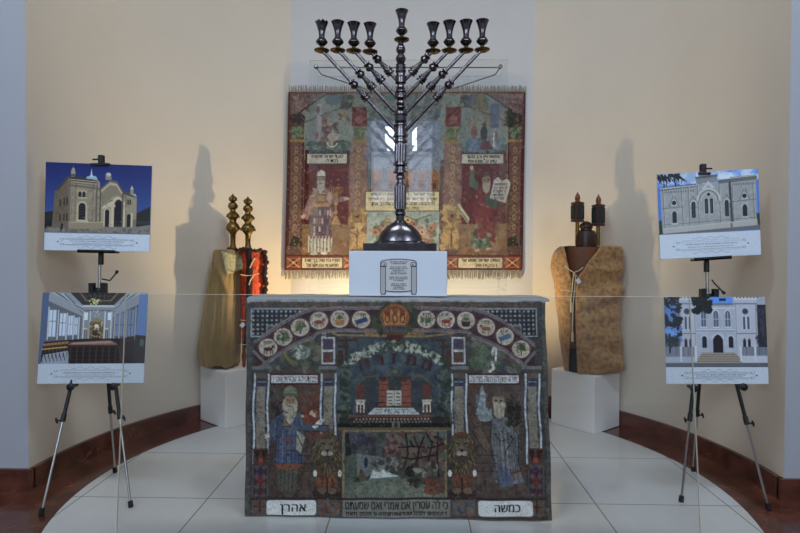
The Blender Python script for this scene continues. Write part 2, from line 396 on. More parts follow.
    def contrast(s, g, mid):
        s.a = np.clip(mid*(np.maximum(s.a, 0)/mid)**g, 0, .95); return s
    def colors(s):
        return s.a.reshape(s.ny, s.ss, s.nx, s.ss, 3).mean((1, 3))

_tc = {}
def text_tris(txt):
    if txt in _tc: return _tc[txt]
    cu = bpy.data.curves.new('letters', 'FONT'); cu.body = txt; cu.size = 1; cu.resolution_u = 3
    o = bpy.data.objects.new('letters', cu); COL.objects.link(o); bpy.context.view_layer.update()
    dg = bpy.context.evaluated_depsgraph_get(); me = o.evaluated_get(dg).to_mesh(); me.calc_loop_triangles()
    v = [(p.co.x, p.co.y) for p in me.vertices]; t = [np.array([v[i] for i in tr.vertices]) for tr in me.loop_triangles]
    o.evaluated_get(dg).to_mesh_clear(); bpy.data.objects.remove(o); bpy.data.curves.remove(cu)
    _tc[txt] = t or None; return _tc[txt]

def painted_grid(name, paint, place, m, parent=None, mask=None, smooth=True):
    """the picture as a mesh: place(x, y) gives the world point of a drawing point; colours ride on the vertices"""
    nx, ny = paint.nx, paint.ny; xs = np.linspace(paint.x0, paint.x1, nx); ys = np.linspace(paint.y0, paint.y1, ny)
    co = np.array([place(x, y) for y in ys for x in xs], dtype=np.float32).reshape(-1, 3)
    idx = np.arange(nx*ny).reshape(ny, nx); q = np.stack([idx[:-1,:-1], idx[1:,:-1], idx[1:,1:], idx[:-1,1:]], -1).reshape(-1, 4)
    if mask is not None:
        X, Y = np.meshgrid((xs[1:]+xs[:-1])/2, (ys[1:]+ys[:-1])/2); q = q[mask(X, Y).ravel()]
    cols = paint.colors().reshape(-1, 3)
    used = np.unique(q); rm = np.zeros(nx*ny, np.int64); rm[used] = np.arange(len(used)); q = rm[q]; co = co[used]; cols = cols[used]
    me = bpy.data.meshes.new(name); me.vertices.add(len(co)); me.vertices.foreach_set('co', co.ravel())
    me.loops.add(q.size); me.loops.foreach_set('vertex_index', q.ravel().astype(np.int32)); me.polygons.add(len(q)); me.polygons.foreach_set('loop_start', np.arange(0, q.size, 4, dtype=np.int32))
    me.update(calc_edges=True)
    at_ = me.color_attributes.new('dye', 'FLOAT_COLOR', 'POINT'); at_.data.foreach_set('color', np.concatenate([cols, np.ones((len(cols), 1))], 1).astype(np.float32).ravel())
    if smooth: me.polygons.foreach_set('use_smooth', [True]*len(me.polygons))
    me.materials.append(m); o = bpy.data.objects.new(name, me); COL.objects.link(o)
    if parent is not None: o.parent = parent; o.matrix_parent_inverse = parent.matrix_world.inverted()
    return o
M['textile'] = paint_mat('woven_textile', 0.92, weave=0.22)
M['print'] = paint_mat('printed_photo', 0.42, spec=0.35)
M['paper'] = paint_mat('printed_sign', 0.55)

# ------------------------------------------------------------------ the woven and printed pictures (drawing units are image-like, y down)
NAVY, MAR, CRM, LAV = (34, 40, 52), (66, 38, 46), (176, 172, 160), (104, 100, 112)
def table_art():
    p = Paint(247, 297, 549.5, 520.5, 1.55, (74, 78, 82))
    p.rect(247, 297, 550, 303.2, (128, 138, 152))
    p.rect(251, 302.2, 546, 308, (88, 74, 60)); p.dabs(255, 303, 545, 307.5, 240, 1.2, [(104, 90, 70), (70, 60, 52), (96, 88, 80)])
    p.rect(252, 308, 546, 516, (62, 66, 68))
    p.dabs(252, 300, 545, 520, 1500, 2.2, [(80, 84, 84), (58, 60, 62), (86, 80, 74), (66, 76, 82)], .5)
    # sky blue-grey centre and niches
    p.rect(338, 338, 452, 424, (62, 78, 92)); p.dabs(338, 338, 452, 424, 320, 3, [(74, 92, 106), (52, 66, 80), (64, 84, 92), (84, 98, 108)], .6)
    # chequered corners
    for xa, xb in ((252.5, 326), (470, 540)):
        p.rect(xa, 309, xb, 337, NAVY)
        y = 311.5
        while y < 337:
            x = xa+2
            while x < xb-1: p.ell(x, y, 1.2, 1.2, random.choice([(150, 158, 166), (120, 132, 142), (168, 170, 168)]), .9); x += 4.6
            y += 4.4
        p.frame(xa-.6, 308.2, xb+.6, 337, 1.4, (140, 158, 170))
    for xa in (267.5, 510.5): p.rect(xa, 325, xa+14, 337, (80, 88, 92)); p.frame(xa, 325, xa+14, 337, 1.2, (130, 140, 146))
    # spandrels under the arch
    for xa, xb in ((270, 322), (470, 522)):
        p.rect(xa, 334, xb, 372, (82, 70, 62)); p.dabs(xa, 338, xb, 371, 150, 2.2, [(92, 100, 84), (60, 84, 70), (110, 120, 112), (56, 66, 92), (96, 80, 66), (120, 116, 96)], .8)
    p.ell(302, 352, 9, 7, (128, 142, 138)); p.dabs(296, 346, 308, 357, 22, 1.8, [(168, 176, 172), (90, 116, 104), (60, 84, 60)])
    p.line([(284, 366), (290, 356), (297, 350)], 2.4, (60, 84, 84)); p.line([(285, 353), (291, 362)], 3, (128, 122, 52)); p.line([(276, 358), (284, 349)], 3, (44, 52, 104))
    p.line([(496, 346), (492, 358), (495, 368), (491, 371)], 3, (176, 186, 186)); p.line([(498, 348), (497, 360)], 2, (190, 196, 196)); p.dabs(474, 346, 490, 368, 20, 3.2, [(84, 108, 92), (108, 116, 100), (70, 84, 70)])
    # arch band
    def bandpt(x, up):   # centre line through the medallions
        pts = [(255, 357), (269, 347), (284, 336.8), (301, 327.5), (319.5, 320.8), (340, 319), (361.5, 319.5), (395, 318), (427, 319.3), (447, 319.8), (467.5, 320.4), (488, 327), (507, 336), (523, 349), (537, 359)]
        for (a, b), (c, d) in zip(pts[:-1], pts[1:]):
            if a <= x <= c: return b+(d-b)*(x-a)/(c-a)+up
        return pts[-1][1]+up
    xs = [255+(282)*k/90 for k in range(91)]
    def bp(o): return [(x - o*.45*(1 if x < 318 else (-1 if x > 470 else 0))*-1*0, bandpt(x, o*(1.28 if (x < 316 or x > 472) else 1))) for x in xs]
    p.poly(bp(-12.2)+bp(12.2)[::-1], (104, 98, 108)); p.poly(bp(-10)+bp(10)[::-1], (66, 42, 50))
    p.line(bp(-12), 1.3, (128, 122, 128)); p.line(bp(12), 1.3, (128, 122, 128)); p.line(bp(-9.8), .9, (116, 110, 118)); p.line(bp(9.8), .9, (116, 110, 118))
    p.line([(254.5, 351), (269, 365.5)], 2.6, (112, 108, 116)); p.line([(537, 352), (524, 366)], 2.6, (112, 108, 116))
    p.rect(365, 331, 425, 336, (126, 106, 66)); p.line([(330, 331), (338, 335), (425, 336.5), (455, 333)], 1.8, (142, 122, 80))
    meds = [(269, 347.3), (284, 336.8), (301, 327.4), (319.5, 320.6), (340, 319), (361.5, 319.6), (427, 319.3), (447, 319.8), (467.5, 320.5), (488, 327), (507, 336.2), (523, 349)]
    inks = [(74, 34, 34), (62, 92, 66), (44, 84, 62), (128, 66, 44), (156, 112, 52), (44, 70, 112), (54, 84, 58), (140, 56, 44), (62, 40, 36), (138, 92, 52), (70, 108, 140), (74, 96, 74)]
    for i, (x, y) in enumerate(meds):
        p.ell(x, y, 10.2, 9.8, (92, 66, 72)); p.ell(x, y, 8.9, 8.5, (182, 178, 166)); p.ell(x, y, 7.8, 7.4, (162, 160, 150), .8)
        p.strokes(x-4.5, x+4, y-6, 2.4, (96, 66, 48), .7)
        c = inks[i]
        if i in (0, 3, 7, 9): p.ell(x, y+1.5, 4.6, 2, c); p.ell(x+5 if i != 9 else x-5, y-.8, 1.7, 1.5, c); p.line([(x-3.4, y+2), (x-4, y+6)], 1, c); p.line([(x-1.6, y+2), (x-1.4, y+6)], 1, c); p.line([(x+2.6, y+2), (x+2.4, y+6)], 1, c); p.line([(x+4, y+2), (x+4.6, y+6)], 1, c)
        elif i in (5, 10): p.poly([(x-6, y+1), (x+5, y-3), (x+7, y+1.5), (x-4, y+5)], c); p.line([(x-6, y+.5), (x-3.6, y+7.5)], .9, (90, 70, 50))
        elif i in (4, 8): p.poly([(x-5, y+1), (x+5, y+1), (x+3.4, y+6), (x-3.4, y+6)], c); p.ell(x, y-1.5, 2.5, 2, (70, 96, 64)); p.line([(x-3, y-2), (x-3, y+3)], 1, c); p.line([(x+3, y-3), (x+3, y+3)], 1, c)
        else: p.line([(x, y-3), (x, y+6.5)], 1.2, (84, 62, 44)); p.dabs(x-5, y-3.5, x+5, y+3, 16, 1.3, [c, (96, 116, 72), (60, 80, 54)])
    # crown
    p.dabs(374, 303, 417, 334, 60, 2.6, [(56, 72, 48), (70, 84, 52), (44, 56, 44)], .8)
    p.ell(395, 317.5, 14.6, 13.4, (140, 88, 36)); p.ell(395, 318, 12.6, 11.6, (118, 70, 28))
    p.poly([(384.5, 325), (383, 312), (389, 318.5), (391, 309), (395, 317), (399, 309), (401, 318.5), (407, 312), (405.5, 325)], (176, 122, 44))
    for x in (387.5, 395, 402.5): p.ring(x, 318, 2.2, 4.6, 1.1, (74, 38, 20))
    p.rect(383.5, 326, 406.5, 331.5, (96, 92, 104)); p.strokes(385, 405.5, 327, 3.2, (44, 36, 46), .9); p.ell(395, 337, 8.5, 4.6, (84, 28, 24)); p.rect(384, 331.5, 406, 335, (96, 76, 50))
    # outer and inner pillars
    def pillar(xa, xb, ytop, ycap, yend, upper):
        if upper:
            p.rect(xa, 337, xb, 365, (82, 74, 76)); p.frame(xa, 337, xb, 364, 1.6, (176, 186, 196)); p.rect(xa, 349.6, xb, 351.6, (182, 192, 200)); p.ell((xa+xb)/2, 344, 3.4, 3.4, (72, 60, 106)); p.ell((xa+xb)/2, 357.6, 3, 3.6, (110, 64, 46))
        p.rect(xa-3, ytop, xb+3, ytop+3, (118, 120, 120)); p.poly([(xa-2, ytop+3), (xb+2, ytop+3), (xb-1, ycap), (xa+1, ycap)], (70, 74, 78)); p.rect(xa, ycap, xb, ycap+4.5, (102, 90, 72))
        p.rect(xa, ycap+4.5, xb, yend, (64, 72, 84))
        p.rect(xa+2.6, ycap+5, xb-2.6, yend, (128, 126, 118)); p.rect(xa+2.6, ycap+5, xb-2.6, ycap+13, (52, 60, 84)); p.line([(xa+3, ycap+8.6), (xb-3, ycap+8.6)], 1, (132, 140, 156))
        p.dabs(xa+3, ycap+14, xb-3, yend, 46, 1.8, [(136, 132, 122), (112, 112, 108), (122, 116, 104)], .6)
        for x in (xa-.2, xb+.2): p.line([(x + .5*math.sin(q*.12), q) for q in range(int(ycap)+1, int(yend)+1, 4)], 1.7, (176, 192, 208))
    pillar(255.5, 269, 366, 373, 462, False); pillar(322, 335.5, 366, 373, 436, True); pillar(452.5, 466.5, 366, 373, 436, True); pillar(526.5, 540, 366, 373, 462, False)
    for x0 in (254.5, 527):
        p.rect(x0, 447, x0+15, 463, (84, 60, 50)); p.poly([(x0+1, 449), (x0+7, 449), (x0+4, 461)], (46, 34, 36)); p.poly([(x0+8, 449), (x0+14, 449), (x0+11, 461)], (46, 34, 36)); p.ell(x0+7.5, 459, 2.4, 2.6, (150, 72, 34))
        p.rect(x0, 464, x0+15, 494, (92, 86, 84))
        for yy, cc in ((470, (66, 46, 84)), (479.5, (108, 30, 34)), (489, (74, 44, 60))): p.poly([(x0+7.5, yy-6), (x0+12, yy), (x0+7.5, yy+6), (x0+3, yy)], cc); p.poly([(x0+1, yy-5), (x0+5, yy), (x0+1, yy+5)], (62, 48, 66)); p.poly([(x0+14, yy-5), (x0+10, yy), (x0+14, yy+5)], (62, 48, 66))
        p.rect(x0, 496, x0+15, 513, (94, 84, 74)); p.rect(x0+6.7, 497.5, x0+8.5, 511.5, (78, 32, 40)); p.rect(x0+1.5, 503.6, x0+13.5, 505.4, (78, 32, 40))
    # left niche: high priest in blue
    p.rect(271, 373.5, 320, 496, (72, 62, 58)); p.rect(272, 384, 320, 420, (52, 44, 46)); p.poly([(298, 384), (320, 384), (320, 440), (304, 436)], (104, 62, 48))
    p.dabs(272, 384, 320, 495, 340, 2.2, [(92, 80, 72), (70, 64, 64), (84, 72, 66), (98, 88, 80)], .45)
    p.rect(270.5, 373.2, 320, 384.6, (74, 24, 28)); p.rect(272.2, 375, 318.2, 382.8, (184, 190, 198)); p.text('כבוד ויקר עטרת אהרן', 295, 378.9, 5.4, (30, 26, 40), 43)
    p.poly([(274, 418), (284, 411), (302, 411), (316, 424), (330, 424), (329, 431), (306, 430), (301, 463), (276, 463), (278, 434), (272, 440), (268, 436)], (74, 88, 108))
    p.poly([(279, 413), (301, 413), (304, 463), (275, 463)], (70, 86, 118)); p.dabs(276, 414, 303, 462, 90, 1.8, [(84, 100, 130), (62, 76, 108), (92, 104, 118)], .7)
    p.line([(274, 449), (304, 450)], 1, (44, 44, 60)); p.rect(284, 416, 292, 426, (126, 110, 88)); p.frame(284, 416, 292, 426, .8, (60, 60, 80)); p.rect(286, 436, 291, 442, (116, 76, 60))
    p.poly([(275, 463), (304, 463), (298, 468), (280, 468)], (132, 82, 50)); p.poly([(278, 468), (299, 468), (297, 490), (280, 490)], (90, 92, 84)); 
    for x in (282, 286, 290, 294): p.line([(x, 468), (x-.6, 490)], 1, (60, 66, 62))
    p.ell(291, 399.5, 5.2, 6, (146, 124, 104)); p.poly([(285.4, 398), (286.4, 403.5), (295.6, 403.5), (296.6, 398), (298.6, 403), (298, 412), (294.6, 420), (291, 425), (287.4, 420), (284, 412), (283.4, 403)], (160, 158, 144)); p.ell(288.6, 399.6, 1.2, .9, (44, 36, 34)); p.ell(294, 399.6, 1.2, .9, (44, 36, 34)); p.line([(291, 400), (290.6, 404)], .9, (110, 90, 76)); p.line([(288.4, 405.6), (293.6, 405.6)], .9, (96, 70, 62))
    p.poly([(283, 395), (285, 388), (291, 384.5), (297, 388), (299, 395)], (124, 134, 112)); p.rect(283, 392.5, 299, 396, (90, 100, 80))
    p.poly([(313, 426), (320, 419), (326, 418), (321, 424), (316, 428)], (196, 200, 196)); p.poly([(266, 434), (270, 431), (271, 436), (267, 438)], (184, 180, 170))
    O = (40, 44, 56)
    p.line([(274, 418), (284, 411), (289, 412)], .9, O).line([(296, 412), (302, 411), (316, 424), (329, 425)], .9, O).line([(329, 431), (306, 430), (302, 462)], .9, O).line([(276, 462), (278, 434), (271, 440)], .9, O).line([(279, 418), (278, 434)], .8, O)
    for x in (280, 284, 288, 293, 297, 300): p.line([(x, 428+random.uniform(0, 5)), (x-.8, 462)], .7, random.choice([(58, 72, 108), (100, 120, 154), (52, 62, 92)]))
    p.line([(284, 398), (283, 404), (284, 413), (287.4, 420.6), (291, 425.4), (294.6, 420.6), (298, 413), (299, 404), (298, 398)], .7, (72, 66, 62)); p.line([(285, 408), (287, 418)], .7, (120, 116, 104)); p.line([(295, 408), (293.6, 418)], .7, (120, 116, 104)); p.line([(291, 410), (291, 420)], .7, (124, 120, 108)); p.line([(283, 395.6), (285, 388), (291, 384.6), (297, 388), (299, 395.6)], .8, (56, 62, 54)); p.line([(285.5, 390.6), (296.5, 390.6)], .7, (84, 94, 76))
    p.line([(303, 430), (299, 416)], 1, (60, 72, 92)); p.line([(283, 430), (282, 417)], 1, (60, 72, 92))
    p.ell(310, 417, 7, 6, (124, 66, 46)); p.dabs(303, 409, 319, 416, 18, 1.3, [(190, 180, 160), (150, 92, 66), (112, 60, 44)])
    p.poly([(298, 430), (306, 436), (302, 452), (297, 448)], (150, 152, 140)); p.line([(298, 434), (304, 446)], 1, (60, 70, 60))
    # right niche: figure with tablets
    p.rect(468.5, 373.5, 524, 496, (78, 68, 64)); p.poly([(468.5, 384), (496, 384), (492, 420), (469, 424)], (88, 62, 54)); p.dabs(469, 384, 524, 495, 380, 2.2, [(96, 84, 78), (80, 72, 70), (100, 92, 86), (74, 80, 84), (104, 82, 70)], .45)
    p.rect(468, 373.2, 521.5, 384.4, (64, 28, 34)); p.rect(469.8, 375, 519.8, 382.6, (184, 190, 198)); p.text('תורה צוה לנו משה מורשה', 494.8, 378.8, 5.4, (30, 26, 40), 46)
    p.poly([(480, 420), (476, 412), (479, 398), (481, 388), (483, 384.5), (485, 392), (487, 396), (486, 406), (492, 408), (493, 419), (484, 421)], (128, 144, 152)); p.dabs(478, 392, 487, 416, 22, 1.4, [(160, 172, 176), (112, 126, 138)])
    p.ell(499, 400.5, 6.2, 6.6, (140, 128, 112)); p.poly([(493, 402), (507, 402), (506, 414), (500, 420), (494, 414)], (158, 156, 144)); p.ell(496.5, 399.6, 1.4, 1, (30, 28, 30)); p.ell(501.6, 399.6, 1.4, 1, (30, 28, 30)); p.poly([(492.5, 396), (495, 391.5), (501, 390.5), (505, 394), (506, 398)], (92, 84, 76)); p.line([(494, 396.3), (504, 396)], 1.4, (120, 116, 112))
    p.poly([(492, 418), (508, 416), (518, 434), (517, 462), (524, 480), (498, 486), (494, 464), (490, 440)], (108, 116, 122)); p.dabs(493, 420, 517, 482, 80, 2.0, [(122, 130, 134), (92, 104, 120), (84, 92, 108), (112, 106, 98)], .7)
    p.line([(494, 432), (500, 440), (508, 438)], 1.4, (56, 40, 46)); p.line([(508, 432), (513, 438), (506, 448), (504, 454)], 1.4, (66, 38, 42)); p.line([(494, 462), (520, 476)], 1.6, (120, 112, 104)); p.poly([(496, 462), (510, 468), (512, 484), (498, 484)], (86, 100, 128))
    p.line([(492, 418), (490, 440), (494, 464), (498, 485)], .9, O).line([(508, 416), (518, 434), (517, 462), (523, 479)], .9, O).line([(493, 402), (494, 414), (500, 420), (506, 414), (507, 402)], .8, (66, 64, 62))
    for k in range(9): p.line([(496+k*2.2, 424+random.uniform(0, 8)), (498+k*2.4, 468+random.uniform(0, 12))], .7, random.choice([(70, 78, 92), (136, 142, 146), (60, 60, 72)]))
    p.line([(497, 407), (498, 417)], .7, (116, 114, 104)); p.line([(502, 407), (501.6, 417)], .7, (116, 114, 104)); p.line([(476, 413), (479, 399), (482, 388)], .8, (74, 88, 98)); p.line([(487, 396), (486, 406), (492, 408)], .8, (74, 88, 98))
    p.poly([(507, 402), (514, 396), (521, 408), (520, 424), (508, 424)], (56, 58, 54)); p.dabs(507, 398, 521, 424, 34, 1.8, [(40, 50, 42), (70, 76, 62), (50, 48, 46)])
    for k in range(6): p.strokes(508, 519.5, 401+3.8*k, 2.2, (36, 30, 32), .8)
    p.poly([(474, 428), (480, 426), (490, 446), (484, 452)], (112, 96, 84)); p.line([(472, 430), (486, 452)], 1.2, (66, 58, 54)); p.line([(510, 472), (528, 466)], 2.2, (104, 60, 48))
    for y in (454, 462, 470): p.line([(300, y), (320, y)], 1, (56, 50, 50)); p.line([(474, y), (496, y)], 1, (58, 50, 50))
    # lions
    for cx in (328, 461.5):
        p.rect(cx-14, 489, cx+14, 495, (56, 46, 46)); p.poly([(cx-9, 466), (cx+9, 466), (cx+11, 490), (cx-11, 490)], (104, 70, 50)); p.dabs(cx-9, 468, cx+9, 489, 30, 1.8, [(120, 82, 58), (88, 60, 46)], .7)
        p.line([(cx, 472), (cx, 490)], 1.6, (54, 40, 36)); p.line([(cx-5.4, 478), (cx-5.2, 490)], .8, (64, 46, 40)); p.line([(cx+5.4, 478), (cx+5.2, 490)], .8, (64, 46, 40)); p.ell(cx-5, 489.5, 4.2, 3.2, (112, 96, 82)); p.ell(cx+5, 489.5, 4.2, 3.2, (112, 96, 82))
        p.ell(cx, 455, 14, 18, (76, 70, 56)); p.ell(cx, 441, 11, 10, (84, 76, 58))
        for k in range(150):
            a = random.uniform(0, 6.28); r = random.uniform(.45, 1); x, y = cx+14*r*math.cos(a), 453+20*r*math.sin(a)
            p.line([(x, y), (x+1.6*math.cos(a), y+3.2)], .9, random.choice([(108, 100, 76), (56, 50, 42), (96, 84, 58), (124, 114, 88), (70, 64, 50)]))
        p.poly([(cx-7.5, 438), (cx+7.5, 438), (cx+6, 448), (cx+3.5, 455), (cx-3.5, 455), (cx-6, 448)], (106, 98, 82)); p.line([(cx-5.8, 442), (cx-2, 443)], 1.1, (36, 30, 28)); p.line([(cx+5.8, 442), (cx+2, 443)], 1.1, (36, 30, 28)); p.rect(cx-1.3, 442, cx+1.3, 449, (122, 112, 92)); p.poly([(cx-2.4, 448), (cx+2.4, 448), (cx, 451.4)], (40, 30, 30))
        p.ell(cx-3, 452.4, 2.9, 2.1, (152, 152, 146)); p.ell(cx+3, 452.4, 2.9, 2.1, (152, 152, 146)); p.line([(cx-2.5, 456), (cx, 455), (cx+2.5, 456)], .9, (44, 34, 32)); p.ell(cx-8, 436.5, 2.4, 2.4, (92, 80, 60)); p.ell(cx+8, 436.5, 2.4, 2.4, (92, 80, 60)); p.dabs(cx-6, 429, cx+6, 435, 10, 1.1, [(120, 70, 46), (96, 60, 44)])
        for x in (cx-12, cx+12.5): p.ell(x, 472, 1.9, 3.4, (206, 208, 204))
    # centre: brown bars, blossom arch, ark
    for s in (1, -1):
        X = lambda x: x if s == 1 else 790.5-x
        for q in ((338, 338.5, 358, 341.5), (338, 345, 350, 348), (338, 350, 343.4, 367), (345, 338.5, 348, 366)): p.rect(min(X(q[0]), X(q[2])), q[1], max(X(q[0]), X(q[2])), q[3], (70, 48, 38))
    arch = [(348+95*k/40, 362-16*math.sin(math.pi*k/40)) for k in range(41)]
    for x, y in arch:
        p.dabs(x-3, y-4, x+3, y+3, 7, 1.6, [(142, 156, 150), (60, 84, 70), (50, 72, 60), (168, 176, 164)], .9)
    for xa, xb in ((339.5, 350), (441, 451)): p.dabs(xa, 366, xb, 424, 70, 2.2, [(46, 62, 56), (70, 88, 80), (38, 52, 50), (94, 108, 100)], .85)
    for ch, x, y, r in (('ח', 363.5, 363.5, -.24), ('ר', 378, 359.5, -.1), ('ז', 393, 358, 0), ('מ', 410.5, 359.5, .1), ('מ', 426, 364, .24)): p.text(ch, x+.5, y+.5, 11, (34, 30, 34), None, r, 1.0); p.text(ch, x, y, 10.5, (82, 40, 42), None, r, .6)
    p.poly([(356, 414), (358, 384), (372, 377), (384, 384), (408, 384), (418, 377), (432, 384), (434, 414)], (60, 68, 78)); p.line([(356, 386), (366, 376.5), (378, 375.5)], 1.4, (104, 96, 62)); p.line([(412, 375.5), (424, 376.5), (434, 386)], 1.4, (104, 96, 62))
    p.rect(379, 376, 411, 407, (56, 66, 66)); p.poly([(379, 380), (388, 376), (390, 406), (379, 406)], (136, 78, 58)); p.poly([(411, 380), (402, 376), (400, 406), (411, 406)], (136, 78, 58))
    for y in (384, 390, 396, 402): p.line([(379, y), (388, y)], 1, (92, 46, 40)); p.line([(402, y), (411, y)], 1, (92, 46, 40))
    p.ell(384, 379, 4, 2.6, (88, 42, 40)); p.ell(404, 379, 4, 2.6, (88, 42, 40)); p.ell(394.5, 371.5, 3.4, 2.2, (110, 104, 56))
    p.rect(387, 390, 394, 405, (172, 176, 166)); p.rect(394.8, 390, 401.4, 405, (172, 176, 166))
    for y in (392.5, 396, 399.5, 402.6): p.rect(388.3, y, 392.7, y+1, (52, 52, 52)); p.rect(396, y, 400.2, y+1, (52, 52, 52))
    for cx in (360.8, 427): 
        p.rect(cx-4, 384, cx+4, 398, (94, 60, 50)); p.poly([(cx-3, 384), (cx-1.5, 389), (cx, 384), (cx+1.5, 389), (cx+3, 384), (cx+3, 391), (cx-3, 391)], (120, 40, 36)); p.rect(cx-5, 399, cx+5, 400.6, (174, 170, 160)); p.rect(cx-4.2, 401, cx+4.2, 411.5, (188, 186, 180)); p.rect(cx-2.6, 404, cx-.6, 411.5, (84, 26, 30)); p.rect(cx+.8, 404, cx+2.8, 411.5, (84, 26, 30))
    p.poly([(375, 407), (413, 407), (420, 413.6), (368, 413.6)], (176, 188, 194)); p.text('כי לקח טוב נתתי לכם', 394.5, 410.4, 4.6, (40, 42, 56), 37)
    p.rect(349, 413.8, 434, 416.6, (112, 74, 46)); p.rect(340, 416.6, 450, 424, (50, 52, 54))
    for k in range(22): p.ell(357+k*3.4, 418.2, .9, .8, (150, 150, 150)); p.ell(355+k*3.6, 420.8, .9, .8, (128, 124, 116))
    p.rect(338, 422.2, 452, 426.6, (24, 34, 32)); p.rect(392, 420.6, 400, 430, (112, 112, 108)); p.ell(396, 424, 2, 3, (60, 54, 54)); p.rect(338, 426.6, 452, 429.6, (104, 94, 66))
    # framed landscape
    p.rect(343, 429, 446.5, 497.5, (134, 124, 92)); p.rect(345.4, 431, 444.4, 495.8, (68, 82, 76))
    p.dabs(346, 432, 444, 468, 200, 2.6, [(80, 94, 86), (62, 74, 70), (92, 100, 96), (54, 66, 64), (86, 92, 104)], .7)
    p.rect(346, 432, 352, 455, (36, 46, 50)); p.poly([(346, 455), (357, 452), (356, 492), (346, 495)], (82, 98, 92)); p.dabs(352, 434, 372, 446, 30, 2.4, [(64, 66, 84), (84, 84, 100), (52, 56, 66)])
    p.poly([(386, 432), (396, 431), (400, 440), (401, 456), (384, 456), (388, 442)], (112, 88, 88)); p.dabs(386, 434, 400, 455, 24, 1.4, [(128, 104, 102), (92, 72, 74), (60, 50, 54)])
    p.poly([(401, 431), (444, 431), (444, 470), (398, 466)], (92, 72, 66)); p.dabs(398, 432, 444, 470, 130, 2.2, [(108, 84, 76), (84, 96, 88), (74, 58, 56), (116, 104, 94), (94, 108, 104)], .8)
    for q in ([(399, 446), (415, 445), (430, 447), (444, 443)], [(406, 432), (408, 452), (404, 466)], [(414, 436), (419, 448), (416, 462)], [(424, 436), (420, 446)], [(426, 432), (432, 442), (428, 462)], [(438, 432), (437, 456), (440, 492)], [(402, 456), (412, 458), (436, 454)], [(434, 436), (442, 438)], [(410, 440), (414, 446)]): p.line(q, 1.9, (40, 30, 34))
    p.poly([(357, 452), (384, 456), (400, 466), (372, 472), (358, 480)], (112, 124, 126)); p.poly([(370, 478), (374, 466), (384, 468), (392, 472), (399, 474.5), (384, 477), (376, 482)], (186, 200, 204)); p.ell(366.5, 461, 2, 5.4, (34, 52, 92)); p.ell(362.4, 477, 4, 6.5, (92, 84, 70)); p.ell(362, 469.5, 1.8, 1.8, (82, 46, 40)); p.ell(357.5, 480, 3.4, 5, (58, 58, 48))
    p.dabs(375, 456, 400, 468, 60, 1.8, [(104, 112, 110), (76, 84, 84), (128, 132, 128), (62, 62, 60)], .8); p.ell(411, 470, 6, 5.5, (42, 40, 38)); p.dabs(414, 462, 436, 474, 36, 1.8, [(150, 152, 146), (98, 100, 96), (60, 58, 56)])
    p.poly([(346, 488), (372, 477), (400, 474.5), (424, 484), (444, 492), (444, 495.8), (346, 495.8)], (104, 118, 108)); p.dabs(348, 482, 436, 495, 90, 2.4, [(112, 126, 114), (92, 106, 98), (124, 130, 118)], .6); p.dabs(424, 478, 443, 492, 40, 1.8, [(124, 66, 52), (92, 84, 60), (104, 60, 48)]); p.dabs(408, 474, 420, 484, 14, 1.6, [(52, 50, 44), (60, 48, 44)])
    # bottom band
    p.rect(252, 495.6, 546, 498, (54, 48, 48)); p.rect(270, 498, 528, 514.6, (82, 74, 68)); p.rect(247, 515.4, 550, 518.8, (64, 46, 40)); p.rect(247, 518.8, 550, 521, (86, 78, 74))
    def plate(xa, xb, t):
        p.rect(xa+3, 498.6, xb-3, 513.6, (198, 206, 212)); p.rect(xa, 501.4, xb, 511, (198, 206, 212))
        for x in (xa+3, xb-3): p.ell(x, 501.4, 3, 2.8, (198, 206, 212)); p.ell(x, 510.8, 3, 2.8, (198, 206, 212))
        p.text(t, (xa+xb)/2+1.5, 506, 7.6, (14, 18, 26), 25, 0, .7)
    plate(268.5, 317, 'אהרן'); plate(477, 530.5, 'כמשה')
    for xa in (318.5, 451.5): p.rect(xa, 498.4, xa+22, 513.4, (90, 92, 94)); p.ell(xa+11, 506, 7, 5.6, (70, 78, 90)); p.dabs(xa+2, 499, xa+20, 513, 22, 1.6, [(126, 92, 56), (84, 96, 110), (108, 104, 96), (128, 72, 40)])
    p.rect(343.5, 498, 449.5, 514.8, (122, 126, 122)); p.text('כי לה עטרין אם אמרי ואם שמעתם', 396.5, 503.4, 7.2, (22, 24, 28), 101, 0, .35); p.strokes(347, 446, 510, 3, (32, 32, 36), .9)
    p.rect(247, 303, 251, 520, (76, 82, 84)); p.rect(545.4, 303, 550, 520, (82, 84, 84)); p.dabs(247, 305, 252, 519, 90, 1.4, [(92, 98, 100), (64, 68, 70), (84, 80, 76)]); p.dabs(545, 305, 550, 519, 90, 1.4, [(92, 98, 100), (64, 68, 70), (94, 82, 70)])
    for _ in range(5200):
        x, y = random.uniform(251, 546), random.uniform(302, 519)
        if 496 < y < 515 and (268 < x < 318 or 343 < x < 450 or 476 < x < 531): continue
        k = random.random(); c = (30, 28, 30) if k < .52 else ((112, 100, 84) if k < .8 else (92, 104, 116))
        p.ell(x, y, random.uniform(.5, 1.5), random.uniform(.35, .8), c, .48, random.uniform(0, 3.1))
    p.grain(.13, 1.1).grain(.08, 7); p.rect(246, 296, 551, 301.4, (132, 138, 146))
    return p.tint(1.12, 1.0, .88).contrast(1.15, .14).tone(TABLE_GAIN, .82)

